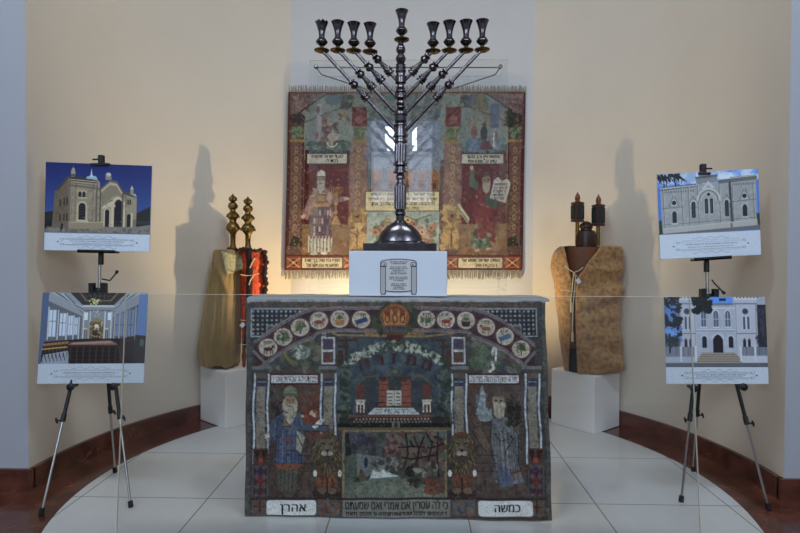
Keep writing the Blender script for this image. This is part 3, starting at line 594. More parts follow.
def wall_art():
    p = Paint(288, 92, 525, 270, 1.65, (104, 74, 66))
    p.dabs(288, 92, 525, 270, 500, 2.4, [(116, 84, 74), (92, 64, 58), (108, 86, 76)], .5)
    # top field with arch
    p.rect(303, 93, 510, 160, (124, 132, 122)); p.dabs(303, 93, 510, 160, 340, 3, [(132, 142, 132), (112, 122, 118), (138, 136, 124), (108, 124, 124)], .5)
    for s in (1, -1):
        X = lambda x: x if s == 1 else 813-x
        p.poly([(X(291), 94), (X(324), 94), (X(292), 122)], (118, 92, 92)); p.dabs(min(X(292), X(312)), 95, max(X(292), X(312)), 112, 40, 1.6, [(140, 112, 108), (98, 76, 80), (132, 110, 90)], .7)
        p.line([(X(292), 121), (X(306), 108), (X(326), 95)], 1.6, (70, 54, 52)); p.line([(X(303), 124), (X(318), 117), (X(345), 107), (X(356), 108)], 1.5, (98, 92, 72))
        p.line([(X(326), 95), (X(345), 93.5)], 1.4, (70, 54, 52))
        # columns
        p.rect(min(X(290.5), X(305)), 122, max(X(290.5), X(305)), 144, (98, 70, 60)); p.ell(X(298), 119, 8, 5.5, (72, 56, 58)); p.poly([(X(292), 127), (X(304), 127), (X(302), 138), (X(294), 138)], (92, 108, 84)); p.dabs(min(X(293), X(303)), 127, max(X(293), X(303)), 138, 16, 1.3, [(118, 132, 96), (70, 88, 72)]); p.rect(min(X(291), X(305)), 139.5, max(X(291), X(305)), 142.5, (150, 122, 62))
        p.rect(min(X(289.6), X(305.4)), 143.4, max(X(289.6), X(305.4)), 246, (116, 84, 74)); 
        for xx in (290.8, 304.2): p.rect(X(xx)-.8, 143.4, X(xx)+.8, 246, (86, 44, 42))
        for k in range(10): yy = 150+k*9.6; p.ell(X(297.5), yy, 1.9, 3.0, (156, 126, 84)); p.ell(X(297.5), yy, .9, 1.4, (112, 74, 60)); p.line([(X(294), yy+4.8), (X(297.5), yy+3), (X(301), yy+4.8)], .7, (140, 112, 78))
        p.poly([(X(292), 246), (X(305), 246), (X(303), 238), (X(296), 235)], (58, 60, 48))
        p.rect(min(X(352), X(367.6)), 107.5, max(X(352), X(367.6)), 127, (112, 54, 54)); p.ell(X(360), 120, 4, 4, (138, 84, 74)); p.poly([(X(353.5), 127.5), (X(366.5), 127.5), (X(364), 140), (X(356), 140)], (104, 114, 76)); p.dabs(min(X(354), X(366)), 128, max(X(354), X(366)), 139, 18, 1.4, [(130, 134, 84), (84, 96, 70)]); p.rect(min(X(352), X(368)), 140, max(X(352), X(368)), 144, (146, 118, 66))
        p.rect(min(X(350.5), X(368.5)), 144, max(X(350.5), X(368.5)), 207, (132, 100, 92)); p.dabs(min(X(351), X(368)), 145, max(X(351), X(368)), 206, 90, 1.5, [(148, 114, 100), (118, 88, 84), (152, 124, 102)], .6)
        for k in range(7): yy = 150+k*8.6; p.ell(X(359.5), yy, 2.2, 3, (166, 140, 92)); p.ell(X(359.5), yy, 1, 1.5, (126, 92, 76))
        p.poly([(X(349), 207), (X(369), 207), (X(368), 230), (X(370), 249), (X(347), 249), (X(350), 230)], (164, 132, 78)); p.dabs(min(X(349), X(369)), 207, max(X(349), X(369)), 249, 70, 1.9, [(178, 146, 88), (142, 110, 64), (186, 158, 104), (122, 92, 58)], .75); p.ell(X(359.5), 217, 5, 6, (140, 108, 66)); p.ell(X(359.5), 216, 2, 2, (90, 62, 44)); p.ell(X(354), 240, 4.6, 7, (176, 142, 84)); p.ell(X(365), 240, 4.6, 7, (176, 142, 84)); p.line([(X(359.5), 228), (X(359.5), 248)], 1.2, (104, 78, 52))
        # medallions in the arch
        p.ell(X(333), 100.5, 8.4, 5.2, (92, 108, 116)); p.dabs(min(X(341), X(352)), 96, max(X(341), X(352)), 107, 20, 1.8, [(66, 72, 66), (88, 96, 84), (104, 74, 66)])
        p.rect(min(X(317), X(321.5)), 104, max(X(317), X(321.5)), 150, (150, 148, 152)); p.ell(X(318.5), 110, 2.2, 3.4, (124, 84, 92)); p.ell(X(317.5), 136, 2.4, 3.6, (128, 84, 88))
        # niche
        p.rect(min(X(306), X(351)), 150, max(X(306), X(351)), 163.5, (62, 62, 58)); p.rect(min(X(306), X(350)), 163.5, max(X(306), X(350)), 227, (102, 30, 36)); p.dabs(min(X(307), X(350)), 166, max(X(307), X(350)), 226, 110, 2.4, [(112, 34, 40), (90, 26, 34), (104, 38, 42)], .5)
        p.rect(min(X(306), X(309)), 150, max(X(306), X(309)), 225, (88, 30, 34))
        p.rect(min(X(305), X(352)), 224, max(X(305), X(352)), 239.5, (140, 112, 78)); p.rect(min(X(305), X(352)), 238.5, max(X(305), X(352)), 255.5, (128, 90, 56)); p.dabs(min(X(305), X(352)), 225, max(X(305), X(352)), 255, 70, 2.4, [(148, 118, 80), (122, 92, 60), (136, 102, 64)], .5)
        for k in range(5): x = 305+k*10; p.line([(X(x), 225), (X(x), 239)], .6, (130, 100, 66))
    # scenes above the niches
    p.dabs(310, 142, 351, 151, 60, 1.8, [(76, 104, 96), (94, 118, 108), (62, 84, 80)]); p.dabs(461, 140, 507, 152, 70, 1.8, [(84, 108, 120), (104, 128, 138), (70, 92, 92)])
    p.ell(327, 127, 4.4, 8, (112, 74, 70)); p.ell(326, 119, 2.4, 2.8, (140, 110, 92)); p.dabs(322, 120, 338, 146, 34, 1.8, [(124, 86, 80), (88, 62, 64), (148, 138, 126)]); p.ell(334, 137, 6, 4, (168, 156, 140)); p.ring(333, 143, 5, 4, 1.3, (190, 186, 176), 10, 170); p.line([(333, 130), (333, 146)], 1.2, (170, 164, 156)); p.dabs(339, 110, 349, 120, 14, 1.7, [(134, 84, 60), (150, 116, 76), (92, 88, 66)])
    p.ring(481, 128, 12, 14, 2, (126, 116, 92), 180, 360); p.ell(474, 132, 3.2, 7, (122, 78, 76)); p.ell(474, 124, 2.2, 2.4, (140, 116, 100)); p.ell(484, 134, 3.6, 8, (62, 58, 74)); p.ell(484, 125, 2.4, 2.6, (84, 62, 60)); p.poly([(468, 152), (470, 140), (478, 138), (480, 152)], (96, 120, 148)); p.poly([(480, 150), (482, 142), (490, 141), (493, 150)], (112, 66, 72)); p.ell(490, 121, 5, 6, (132, 122, 92)); p.rect(490, 104, 499, 128, (92, 104, 128)); p.rect(466, 96, 474, 106, (86, 88, 106)); p.dabs(474, 94, 486, 110, 26, 1.9, [(112, 108, 76), (86, 92, 66), (130, 116, 80)])
    p.dabs(505, 112, 512, 126, 18, 1.7, [(52, 66, 48), (70, 84, 56)])
    # labels
    def label(xa, ya, xb, yb, lines, c=(186, 180, 164)):
        p.rect(xa-1, ya-1, xb+1, yb+1, (64, 52, 46)); p.rect(xa, ya, xb, yb, c); n = len(lines); h = (yb-ya)/n
        for i, (t, w) in enumerate(lines): p.text(t, (xa+xb)/2 + (0 if w > .55 else (xb-xa)*.12), ya+h*(i+.5), h*.66, (24, 20, 22), (xb-xa)*w, 0, .4)
    label(308.5, 154, 348, 163.6, [('לעבדי ישראל תפארת', .8), ('כבוד לו', .3)]); label(462.5, 154.5, 503.5, 163.6, [('ועשית ציץ זהב טהור', .8), ('קדש על מצחו אות', .7)])
    # high priest
    p.poly([(317, 188), (328, 188), (337, 196), (349, 197), (347, 201), (333, 203), (331, 240), (313, 240), (315, 204), (310, 220), (304, 217), (311, 197)], (148, 112, 108)); p.dabs(311, 189, 334, 220, 50, 1.7, [(164, 128, 120), (124, 92, 96), (176, 150, 140)], .8)
    p.poly([(315, 206), (331, 206), (335, 236), (312, 236)], (104, 84, 96)); 
    for yy in (210, 218, 226, 232):
        for k in range(8): p.rect(313.5+k*2.6, yy, 314.9+k*2.6, yy+5.5, random.choice([(186, 172, 168), (80, 66, 84), (150, 110, 100)]))
    p.rect(315.5, 203.5, 331, 206.5, (170, 132, 76)); p.rect(318, 194, 328, 202, (160, 128, 84)); p.frame(318, 194, 328, 202, .8, (84, 58, 54))
    p.poly([(311, 236), (335, 236), (334, 252), (311, 252)], (184, 176, 164)); 
    for k in range(7): p.line([(313+k*3.3, 237), (312.6+k*3.4, 251)], 1.2, (104, 112, 106)); p.ell(314+k*3.2, 237, 1.2, 1.2, (126, 44, 48))
    p.ell(317, 253.5, 3.4, 1.6, (196, 184, 170)); p.ell(327, 253, 3.4, 1.6, (196, 184, 170)); p.ell(322.5, 180, 3.8, 5, (168, 140, 118)); p.poly([(318.5, 181), (326.5, 181), (326, 189), (322.5, 193), (319, 189)], (160, 158, 154)); p.poly([(317.8, 178), (319, 172), (322.5, 169.6), (326, 172), (327.2, 178)], (192, 190, 188)); p.rect(318, 176, 327, 178, (120, 118, 116)); p.ell(321, 179.6, .8, .7, (44, 36, 36)); p.ell(324.4, 179.6, .8, .7, (44, 36, 36)); p.ell(348, 198.6, 3, 1.6, (190, 158, 132)); p.ell(305.6, 216.5, 2.4, 2.2, (186, 150, 126))
    for k in range(7): p.line([(331+k*2.2, 187), (331+k*2.2, 191), (337.6, 197)], .9, (150, 112, 58))
    p.rect(337, 192, 338.6, 222, (160, 122, 66)); p.ell(337.8, 203, 2.2, 2.2, (176, 140, 80)); p.poly([(333, 224), (343, 224), (339.5, 216), (336.3, 216)], (170, 134, 82)); p.ell(337.8, 212, 2, 2, (172, 136, 78))
    # law giver with tablets
    p.poly([(478, 186), (488, 188), (494, 204), (498, 244), (486, 236), (478, 226), (474, 214)], (126, 42, 40)); p.poly([(478, 222), (473, 244), (480, 249), (494, 247), (490, 232)], (98, 116, 92)); p.dabs(475, 226, 492, 247, 46, 1.5, [(128, 142, 118), (76, 96, 76), (60, 78, 64)], .85); p.dabs(478, 190, 495, 238, 40, 2, [(140, 50, 46), (108, 34, 36), (118, 56, 50)], .7)
    p.poly([(478, 190), (470, 186), (470, 178), (472, 168), (475, 168), (475.5, 178), (480, 184)], (88, 102, 92)); p.ell(472.4, 168, 1.8, 2.6, (178, 148, 124)); p.ell(487.4, 180, 4.4, 5.4, (150, 122, 104)); p.poly([(483, 177), (485, 172.5), (490, 172), (492, 177), (491.5, 180), (490, 176), (485, 177)], (92, 78, 70)); p.poly([(483.4, 183), (491.6, 183), (490.6, 191), (487, 194), (484, 190)], (158, 148, 136)); p.poly([(485, 193), (498, 200), (500, 208), (488, 206)], (72, 84, 70)); p.ell(485.8, 180, .8, .7, (40, 32, 32)); p.ell(489.2, 180, .8, .7, (40, 32, 32))
    p.poly([(491, 198), (495, 180), (499, 177), (503, 181), (508, 178.5), (511.5, 183), (507, 203)], (190, 184, 172)); p.line([(503, 181), (499, 200)], .8, (96, 88, 84))
    for k in range(5): p.strokes(495.5-k*.7, 508-k*.7, 183.5+k*3.5, 2, (70, 62, 60), .7)
    p.poly([(457.5, 207), (460.5, 203.5), (471, 218), (470, 224)], (184, 180, 150)); p.line([(458, 206), (470, 222)], 1.2, (86, 104, 70)); p.ell(479, 250, 3, 1.5, (180, 140, 110)); p.ell(491, 249, 3, 1.5, (180, 140, 110))
    # centre field
    p.rect(369, 95, 441, 170, (112, 124, 136)); p.dabs(369, 95, 441, 122, 220, 2, [(84, 106, 106), (104, 124, 122), (128, 138, 136), (72, 92, 92), (112, 104, 100)], .8); p.rect(369, 121, 441, 170, (112, 126, 150)); p.dabs(369, 122, 441, 170, 120, 3.4, [(124, 138, 160), (102, 116, 142), (132, 144, 160)], .5)
    p.line([(370, 108), (386, 104), (404, 103), (424, 104), (440, 108)], 1.6, (132, 118, 92))
    for x in range(374, 440, 9): p.ell(x, 99+1.2*math.sin(x), 3.4, 2.8, random.choice([(92, 112, 122), (120, 104, 98), (84, 108, 92)]))
    p.rect(369, 170, 441, 192, (98, 116, 128))
    for k, x in enumerate((373, 388, 405.5, 418, 430.5)): 
        p.rect(x, 172, x+9.5, 189, (150, 104, 60)); p.rect(x+1, 180, x+8.5, 189, (128, 84, 50)); p.ell(x+4.7, 186, 2.6, 3, (92, 58, 42))
        for q in (0, 3.6, 7.2): p.rect(x+q, 169, x+q+2.2, 173, (160, 116, 66))
    p.rect(369, 189, 441, 192.5, (126, 96, 66))
    label(367.5, 192, 440.5, 210.5, [('נעם ישראל בך השני ואת המקדש', .86), ('עמליך שבי של דוד ולך המלך בירושלים', .92), ('להכעסה שמה וישבו בה אלהיך עמך', .88), ('היה עם', .2)], (194, 184, 150))
    p.rect(369, 211.5, 441, 256, (142, 158, 158)); p.dabs(370, 213, 440, 254, 190, 2, [(156, 172, 170), (126, 144, 142), (150, 160, 152)], .5)
    p.dabs(373, 220, 437, 252, 90, 2.2, [(96, 104, 72), (160, 112, 86), (172, 140, 110), (84, 96, 74), (150, 92, 76)], .85)
    for x, y in ((378, 232), (385, 226), (391, 238), (416, 224), (424, 232), (433, 228), (410, 220), (430, 242)): p.ell(x, y, 3.4, 2.8, random.choice([(172, 122, 96), (158, 100, 82), (186, 158, 120)])); p.ell(x, y, 1.3, 1.2, (110, 66, 56))
    p.line([(403, 214), (418, 220), (432, 215)], 1.2, (84, 92, 62)); p.line([(404, 226), (390, 222), (376, 228)], 1.2, (84, 92, 62))
    # bottom band
    p.rect(288, 255.5, 525, 268.4, (128, 62, 44)); p.rect(288, 268, 525, 270, (112, 42, 38)); p.rect(288, 254.6, 525, 256, (92, 40, 36))
    for xa in (290, 346.5, 446, 507.5):
        p.rect(xa, 257.4, xa+14, 267.4, (138, 86, 60)); p.ell(xa+7, 262.4, 3.8, 3.4, (92, 40, 40)); p.line([(xa+1, 258), (xa+13, 267)], 1.1, (188, 140, 88)); p.line([(xa+13, 258), (xa+1, 267)], 1.1, (188, 140, 88)); p.ell(xa+7, 262.4, 1.5, 1.4, (196, 150, 96))
    label(305.5, 257.6, 345, 267.6, [('יוסף בני גאל בך ואנו', .86), ('תפארת עם ישראל', .8)], (192, 178, 144)); label(461, 257.6, 504.5, 267.6, [('ועתה ישראל שמע אל', .86), ('החקים ואל', .5)], (192, 178, 144))
    p.rect(288, 92, 290, 270, (92, 42, 40)); p.rect(523, 92, 525, 270, (92, 42, 40)); p.rect(288, 92, 525, 94, (112, 72, 66))
    for _ in range(4200):
        x, y = random.uniform(289, 524), random.uniform(93, 255)
        if 190 < y < 211 and 366 < x < 442 or 153 < y < 164.5 and (308 < x < 350 or 461 < x < 504): continue
        k = random.random(); c = (54, 40, 40) if k < .55 else ((176, 158, 128) if k < .82 else (104, 124, 128))
        p.ell(x, y, random.uniform(.5, 1.4), random.uniform(.35, .75), c, .38, random.uniform(0, 3.1))
    return p.grain(.11, 1.1).grain(.06, 8).contrast(1.12, .14).tone(WALL_GAIN, .76)

def sign_art():
    p = Paint(380, 257, 417, 297, 4.0, (206, 206, 206), ss=2)
    D = (58, 56, 70); u = lambda x: x-398.5
    top = lambda x: 258.7+.006*u(x)**2 + (1.6*((abs(u(x))-15.5)/2.8)**2 if abs(u(x)) > 15.5 else 0)
    p.line([(380.6+36*k/40, top(380.6+36*k/40)+.5) for k in range(41)], 1.0, D)
    for s in (-1, 1):
        X = lambda x: 398.5+s*x
        p.rect(min(X(12.9), X(18.2)), 266.6, max(X(12.9), X(18.2)), 297, (184, 182, 184)); p.line([(X(17.9), 261), (X(17.9), 297)], .8, D); p.line([(X(12.9), 266.5), (X(12.9), 293)], .7, D); p.line([(X(12.5), 266.4), (X(18.2), 266.4)], 1.1, D)
        p.ring(X(14.8), 264.6, 2.6, 2.2, .7, D, -200 if s > 0 else -340, 60 if s > 0 else 20); p.ell(X(14.2), 264.8, .9, .8, (110, 106, 116)); p.line([(X(18), 293), (X(15.4), 295), (X(12.9), 293)], .9, D)
    p.line([(386+25*k/20, 291.7-.006*u(386+25*k/20)**2) for k in range(21)], 1.0, D)
    y = 261.6
    for k, w in enumerate((17, 14, 0, 16, 18, 11, 15, 16, 0, 18, 18, 10, 0, 14, 15, 10, 12)):
        if w: p.strokes(398.5-w/2, 398.5+w/2, y, 1.0, (96, 94, 96), .34, 1.1)
        y += 1.68
    return p

def caption(p, x0, x1, y0, y1):
    """the pale strip below each photograph with its frame of scrollwork and lines too small to read"""
    p.rect(p.x0, y0, p.x1, p.y1, (186, 193, 201)); g = (116, 120, 128); w = x1-x0; cx = (x0+x1)/2; h = y1-y0
    a, b = y0+h*.36, y0+h*.66
    p.line([(cx-w*.34, a), (cx+w*.34, a)], 1.3, g); p.line([(cx-w*.34, b), (cx+w*.34, b)], 1.3, g); p.line([(cx-w*.3, a-h*.06), (cx+w*.3, a-h*.06)], .9, g); p.line([(cx-w*.3, b+h*.06), (cx+w*.3, b+h*.06)], .9, g)
    for s in (-1, 1): p.ell(cx+s*w*.385, (a+b)/2, 4, 3, (70, 78, 88)); p.ring(cx+s*w*.345, a+1, 7, 4, 1.3, g); p.ring(cx+s*w*.345, b-1, 7, 4, 1.3, g)
    for yy in (y0+h*.18, y0+h*.78):
        for k in range(7): x = cx+(k-3)*w*.055; p.ring(x, yy+2, w*.025, 3.4, 1.3, g, 180 if k % 2 else 0, 360 if k % 2 else 180)
    p.strokes(cx-w*.27, cx+w*.27, y0+h*.44, 4.2, (104, 106, 118), 1.1); p.strokes(cx-w*.24, cx+w*.24, y0+h*.56, 3, (120, 122, 132), .9)

def art_a():   # domed stone building under a deep blue sky
    p = Paint(0, 0, 430, 360, .56, (44, 66, 138), ss=2)
    for k in range(40): p.rect(0, k*7, 430, k*7+7.5, (32+k*1.1, 46+k*1.4, 104+k*1.2))
    ST, SH, LT, DK = (150, 138, 118), (96, 90, 84), (184, 172, 148), (34, 32, 36)
    p.poly([(365, 205), (430, 170), (430, 290), (360, 290)], (36, 42, 40)); p.poly([(0, 205), (45, 200), (60, 285), (0, 285)], (40, 44, 42)); p.rect(0, 240, 45, 282, (30, 32, 32))
    p.poly([(40, 120), (92, 55), (104, 70), (104, 270), (30, 265)], (132, 118, 96)); p.dabs(45, 120, 100, 262, 60, 4, [(146, 132, 108), (112, 100, 84)], .5)
    p.poly([(92, 62), (212, 66), (222, 80), (222, 275), (98, 272)], ST); p.poly([(95, 58), (140, 55), (214, 72), (214, 82), (100, 74)], (70, 66, 64)); p.line([(92, 82), (218, 92)], 3, SH); p.line([(96, 68), (216, 76)], 2.5, LT)
    p.poly([(46, 112), (92, 56), (97, 64), (50, 122)], (70, 62, 56))
    p.rect(104, 58, 118, 30, ST).rect(103, 45, 123, 56, SH); p.poly([(104, 46), (107, 26), (113, 16), (119, 26), (122, 46)], (156, 146, 128)); p.line([(113, 10), (113, 20)], 2, SH)
    p.poly([(165, 64), (170, 54), (205, 52), (212, 66)], (150, 172, 182)); p.poly([(183, 54), (187, 22), (190, 54)], (200, 206, 214)); p.poly([(176, 56), (187, 44), (198, 55)], (176, 190, 196))
    p.poly([(222, 108), (262, 66), (292, 72), (318, 118), (318, 270), (222, 275)], (158, 146, 122)); p.line([(220, 110), (262, 70), (292, 76), (320, 122)], 6, SH); p.line([(226, 118), (262, 82), (290, 86), (314, 126)], 3, LT)
    p.rect(244, 44, 262, 66, ST); p.poly([(243, 46), (252, 34), (262, 44)], LT); p.ell(258, 44, 8, 8, (178, 178, 182)); p.rect(250, 52, 268, 64, (140, 130, 116))
    p.poly([(318, 112), (352, 122), (372, 132), (372, 262), (318, 270)], (150, 140, 118)); p.poly([(316, 108), (374, 126), (374, 138), (316, 124)], (84, 80, 76)); p.rect(346, 100, 358, 124, ST); p.poly([(345, 102), (351, 86), (359, 102)], LT); p.poly([(352, 124), (366, 120), (372, 134)], (160, 166, 170))
    for x in (142, 158): p.ring(x, 122, 8, 8, 4, LT, 180, 360); p.rect(x-6, 122, x+6, 140, DK); p.ell(x, 122, 6, 6, DK)
    p.rect(134, 142, 172, 146, LT); p.ring(152, 178, 17, 17, 6, LT, 180, 360); p.rect(138, 178, 166, 232, DK); p.ell(152, 178, 14, 14, DK); p.rect(131, 178, 137, 236, LT); p.rect(167, 178, 173, 236, LT); p.rect(126, 234, 178, 241, LT)
    p.dabs(108, 94, 132, 268, 70, 4, [(162, 150, 128), (132, 122, 106)], .5); p.dabs(178, 96, 220, 268, 90, 4, [(162, 150, 128), (136, 126, 108), (120, 112, 100)], .5)
    p.poly([(40, 120), (92, 55), (104, 70), (104, 270), (30, 265)], (92, 82, 70), .55)
    for k in range(9): p.line([(44, 134+k*15), (102, 92+k*20)], 1.2, (84, 76, 64), .7)
    for x in (60, 76, 88): p.rect(x, 170-x*.3, x+6, 200-x*.3, (50, 46, 44)); p.rect(x, 218-x*.1, x+6, 246-x*.1, (56, 50, 46))
    p.poly([(96, 88), (220, 98), (220, 108), (96, 98)], (90, 84, 76), .6)
    for yy in range(100, 270, 11): p.line([(104, yy), (220, yy+2)], .8, (120, 112, 98), .6)
    for x in (110, 124, 196, 212): p.line([(x, 84), (x, 268)], 2, SH, .7)
    p.poly([(232, 176), (258, 158), (282, 152), (282, 168), (236, 188)], LT); p.ring(254, 200, 12, 12, 5, LT, 180, 360); p.rect(245, 198, 263, 262, DK); p.ell(254, 198, 9, 10, DK); p.rect(240, 196, 245, 264, LT); p.rect(263, 196, 268, 264, LT)
    p.poly([(272, 262), (272, 160), (280, 140), (298, 132), (316, 140), (326, 160), (326, 262)], (172, 160, 136)); p.poly([(282, 264), (282, 164), (290, 150), (300, 146), (310, 152), (316, 166), (316, 264)], (26, 26, 32)); p.ring(299, 164, 21, 24, 5, (196, 184, 160), 180, 360); p.rect(270, 176, 282, 268, (186, 174, 150)); p.rect(314, 186, 330, 268, (190, 178, 152)); p.rect(312, 178, 334, 188, LT); p.rect(266, 168, 286, 178, LT)
    p.rect(334, 214, 350, 266, DK); p.ell(342, 214, 8, 9, DK); p.rect(350, 200, 358, 266, LT); p.rect(332, 142, 350, 168, (130, 120, 104)); 
    for x in (335, 344): p.rect(x, 146, x+5, 166, DK)
    p.rect(358, 226, 372, 262, (120, 112, 98)); p.rect(372, 232, 430, 246, (60, 58, 54))
    p.poly([(226, 124), (262, 88), (290, 92), (314, 130), (314, 146), (296, 128), (272, 138), (258, 150), (232, 170)], (112, 104, 92), .55)
    for q in range(60): x, y = random.uniform(106, 370), random.uniform(96, 262); w = random.uniform(4, 10); p.rect(x, y, x+w, y+3.4, random.choice([(120, 110, 92), (178, 166, 140), (104, 96, 84)]), .4)
    p.rect(222, 112, 228, 272, (98, 90, 80)); p.rect(312, 120, 319, 268, (96, 88, 78)); p.rect(206, 96, 212, 272, (108, 100, 88)); p.line([(228, 176), (272, 150)], 3, (90, 82, 74)); p.rect(284, 250, 314, 266, (58, 54, 52)); p.poly([(318, 128), (332, 130), (332, 268), (326, 268), (326, 150)], (112, 104, 92), .7)
    p.poly([(0, 272), (98, 262), (372, 258), (430, 248), (430, 288), (0, 288)], (128, 122, 116)); p.dabs(0, 268, 430, 286, 80, 5, [(140, 134, 126), (104, 100, 98), (92, 88, 82)], .5); p.rect(32, 250, 110, 268, (112, 104, 92)); p.line([(70, 272), (72, 254)], 9, (40, 38, 40)); p.poly([(98, 246), (240, 240), (240, 268), (98, 272)], (146, 134, 114)); p.line([(98, 246), (240, 241)], 2.5, LT); p.line([(0, 287), (430, 287)], 3, (90, 92, 100))
    caption(p, 8, 425, 288, 358)
    return p.grain(.04, 3).contrast(1.25, .24).tone(PHOTO_GAIN, .98)

def art_b():   # a hall with chandeliers, looking along the benches
    p = Paint(0, 0, 430, 368, .56, (70, 70, 74), ss=2)
    W, G, D = (190, 194, 198), (132, 136, 144), (52, 54, 60)
    vp = (228, 150)
    # ceiling with dark coffers, cornices running back
    p.poly([(110, 0), (345, 0), (292, 52), (168, 52)], (64, 58, 54)); p.poly([(150, 0), (312, 0), (282, 36), (178, 36)], (120, 108, 90)); p.poly([(158, 0), (304, 0), (278, 30), (182, 30)], (46, 42, 42))
    for k in range(6): p.line([(168+k*22, 0), (188+k*16, 30)], 2, (96, 86, 72))
    p.line([(172, 14), (290, 14)], 2, (96, 86, 72))
    p.poly([(30, 0), (112, 0), (170, 54), (170, 100), (24, 40)], (150, 154, 160)); p.poly([(345, 0), (402, 0), (424, 36), (290, 100), (290, 54)], (146, 150, 156))
    for k, c in enumerate((W, D, G, W, D, G)): p.line([(40+k*13, 0+k*1.5), (168, 62+k*5)], 3.4, c); p.line([(398-k*11, 0+k*1.5), (292, 62+k*5)], 3.4, c)
    # side walls with tall windows
    p.poly([(24, 34), (170, 98), (170, 190), (18, 204)], (104, 108, 116)); p.poly([(292, 98), (430, 30), (430, 260), (292, 188)], (92, 94, 102))
    for x, w in ((34, 28), (78, 24), (112, 18), (138, 13)):
        t, bt = 62+x*.3, 184-x*.08
        p.rect(x, t, x+w, bt, (196, 208, 230)); p.rect(x+w*.42, t, x+w*.54, bt, (96, 104, 120)); p.line([(x, t+(bt-t)*.42), (x+w, t+(bt-t)*.42)], 2.4, (96, 104, 120)); p.frame(x-2, t-2, x+w+2, bt, 2.6, (150, 152, 156))
    for x in (28, 68, 104, 132, 154): p.rect(x, 50+x*.32, x+5, 192, W)
    for x, w in ((304, 12), (326, 16), (356, 22)):
        t, bt = 94-(x-300)*.42, 178
        p.rect(x, t, x+w, bt, (126, 140, 168)); p.rect(x+w*.42, t, x+w*.54, bt, (62, 66, 78)); p.line([(x, 132), (x+w, 132)], 2.2, (62, 66, 78)); p.frame(x-2, t-2, x+w+2, bt, 2.4, (120, 122, 126))
    for x in (298, 318, 346, 382): p.rect(x, 92-(x-298)*.4, x+5, 190, (158, 160, 164))
    # end wall
    p.rect(168, 52, 294, 190, (140, 142, 146)); p.rect(168, 52, 294, 60, W); p.rect(168, 72, 294, 76, (96, 96, 100))
    for x in (176, 270): p.rect(x, 80, x+16, 114, (206, 218, 240)); p.frame(x-1, 79, x+17, 115, 2.2, (84, 88, 96))
    for x in (172, 198, 258, 284): p.rect(x, 76, x+5, 188, W)
    p.rect(200, 118, 256, 190, (112, 94, 66)); p.poly([(200, 120), (228, 102), (256, 120)], (150, 128, 88)); p.rect(214, 130, 242, 188, (62, 48, 40)); p.ell(228, 140, 10, 12, (212, 204, 182)); p.dabs(202, 122, 254, 186, 60, 2.2, [(168, 142, 92), (92, 72, 48), (204, 184, 140), (74, 58, 44)], .85)
    for x in (180, 188, 266, 274): p.line([(x, 150), (x, 186)], 2.6, (96, 72, 48)); p.ell(x, 148, 3.4, 3, (226, 204, 140))
    # chandeliers
    p.line([(216, 0), (216, 24)], 2.2, (70, 66, 58))
    for k in range(60): t = random.uniform(0, 6.28); r = random.uniform(.2, 1); p.ell(216+25*r*math.cos(t), 38+15*r*math.sin(t), 2.2, 2.6, random.choice([(206, 200, 130), (150, 142, 90), (232, 228, 180), (112, 104, 66)]), .9)
    for k in range(44): t = random.uniform(0, 6.28); r = random.uniform(.2, 1); p.ell(225+16*r*math.cos(t), 88+17*r*math.sin(t), 1.9, 2.3, random.choice([(190, 202, 190), (140, 152, 146), (218, 220, 196), (108, 116, 110)]), .9)
    # left edge and the tall panel at the right
    p.poly([(0, 0), (28, 0), (22, 200), (12, 288), (0, 288)], (88, 104, 136)); p.poly([(396, 0), (430, 0), (430, 182), (388, 172)], (104, 130, 174)); p.poly([(386, 172), (430, 176), (430, 288), (382, 288)], (62, 54, 52)); p.ell(414, 204, 8, 16, (84, 106, 98))
    # benches, tables and light on the floor
    p.poly([(18, 200), (170, 188), (384, 186), (384, 290), (8, 290)], (44, 38, 38)); p.poly([(20, 252), (118, 236), (128, 288), (10, 288)], (150, 156, 166)); p.poly([(150, 268), (222, 262), (226, 286), (146, 288)], (92, 94, 102))
    for k in range(7):
        x = 16+k*15; y = 208-k*1.4
        p.poly([(x, y), (x+13, y-2), (x+11, y+8), (x-2, y+10)], (160, 118, 70)); p.line([(x-2, y+9), (x-4, y+36)], 2.2, (116, 80, 46)); p.line([(x+10, y+8), (x+10, y+32)], 2.2, (80, 56, 38)); p.poly([(x-3, y+20), (x+12, y+18), (x+10, y+23), (x-5, y+25)], (186, 150, 98)); p.line([(x-6, y+46), (x+2, y+74)], 3, (48, 38, 36)); p.line([(x+8, y+42), (x+8, y+60)], 2.4, (60, 46, 40))
    p.poly([(126, 202), (288, 194), (312, 206), (318, 214), (116, 214)], (126, 98, 86)); p.poly([(134, 204), (284, 197), (300, 206), (130, 210)], (168, 136, 118)); p.rect(114, 213, 320, 221, (58, 42, 38)); p.rect(122, 221, 312, 286, (34, 27, 26))
    for x in range(126, 312, 26): p.rect(x, 221, x+5, 286, (78, 56, 48))
    for y in (238, 256, 272): p.line([(122, y), (312, y)], 2.2, (70, 52, 46))
    p.rect(326, 190, 342, 284, (70, 54, 46)); p.poly([(342, 184), (384, 178), (384, 262), (342, 268)], (56, 44, 40)); p.line([(342, 198), (384, 192)], 2.4, (112, 86, 68)); p.line([(320, 214), (340, 286)], 3, (90, 66, 54))
    caption(p, 10, 420, 288, 366)
    return p.grain(.04, 3).contrast(1.12, .24).tone(PHOTO_GAIN, .92)

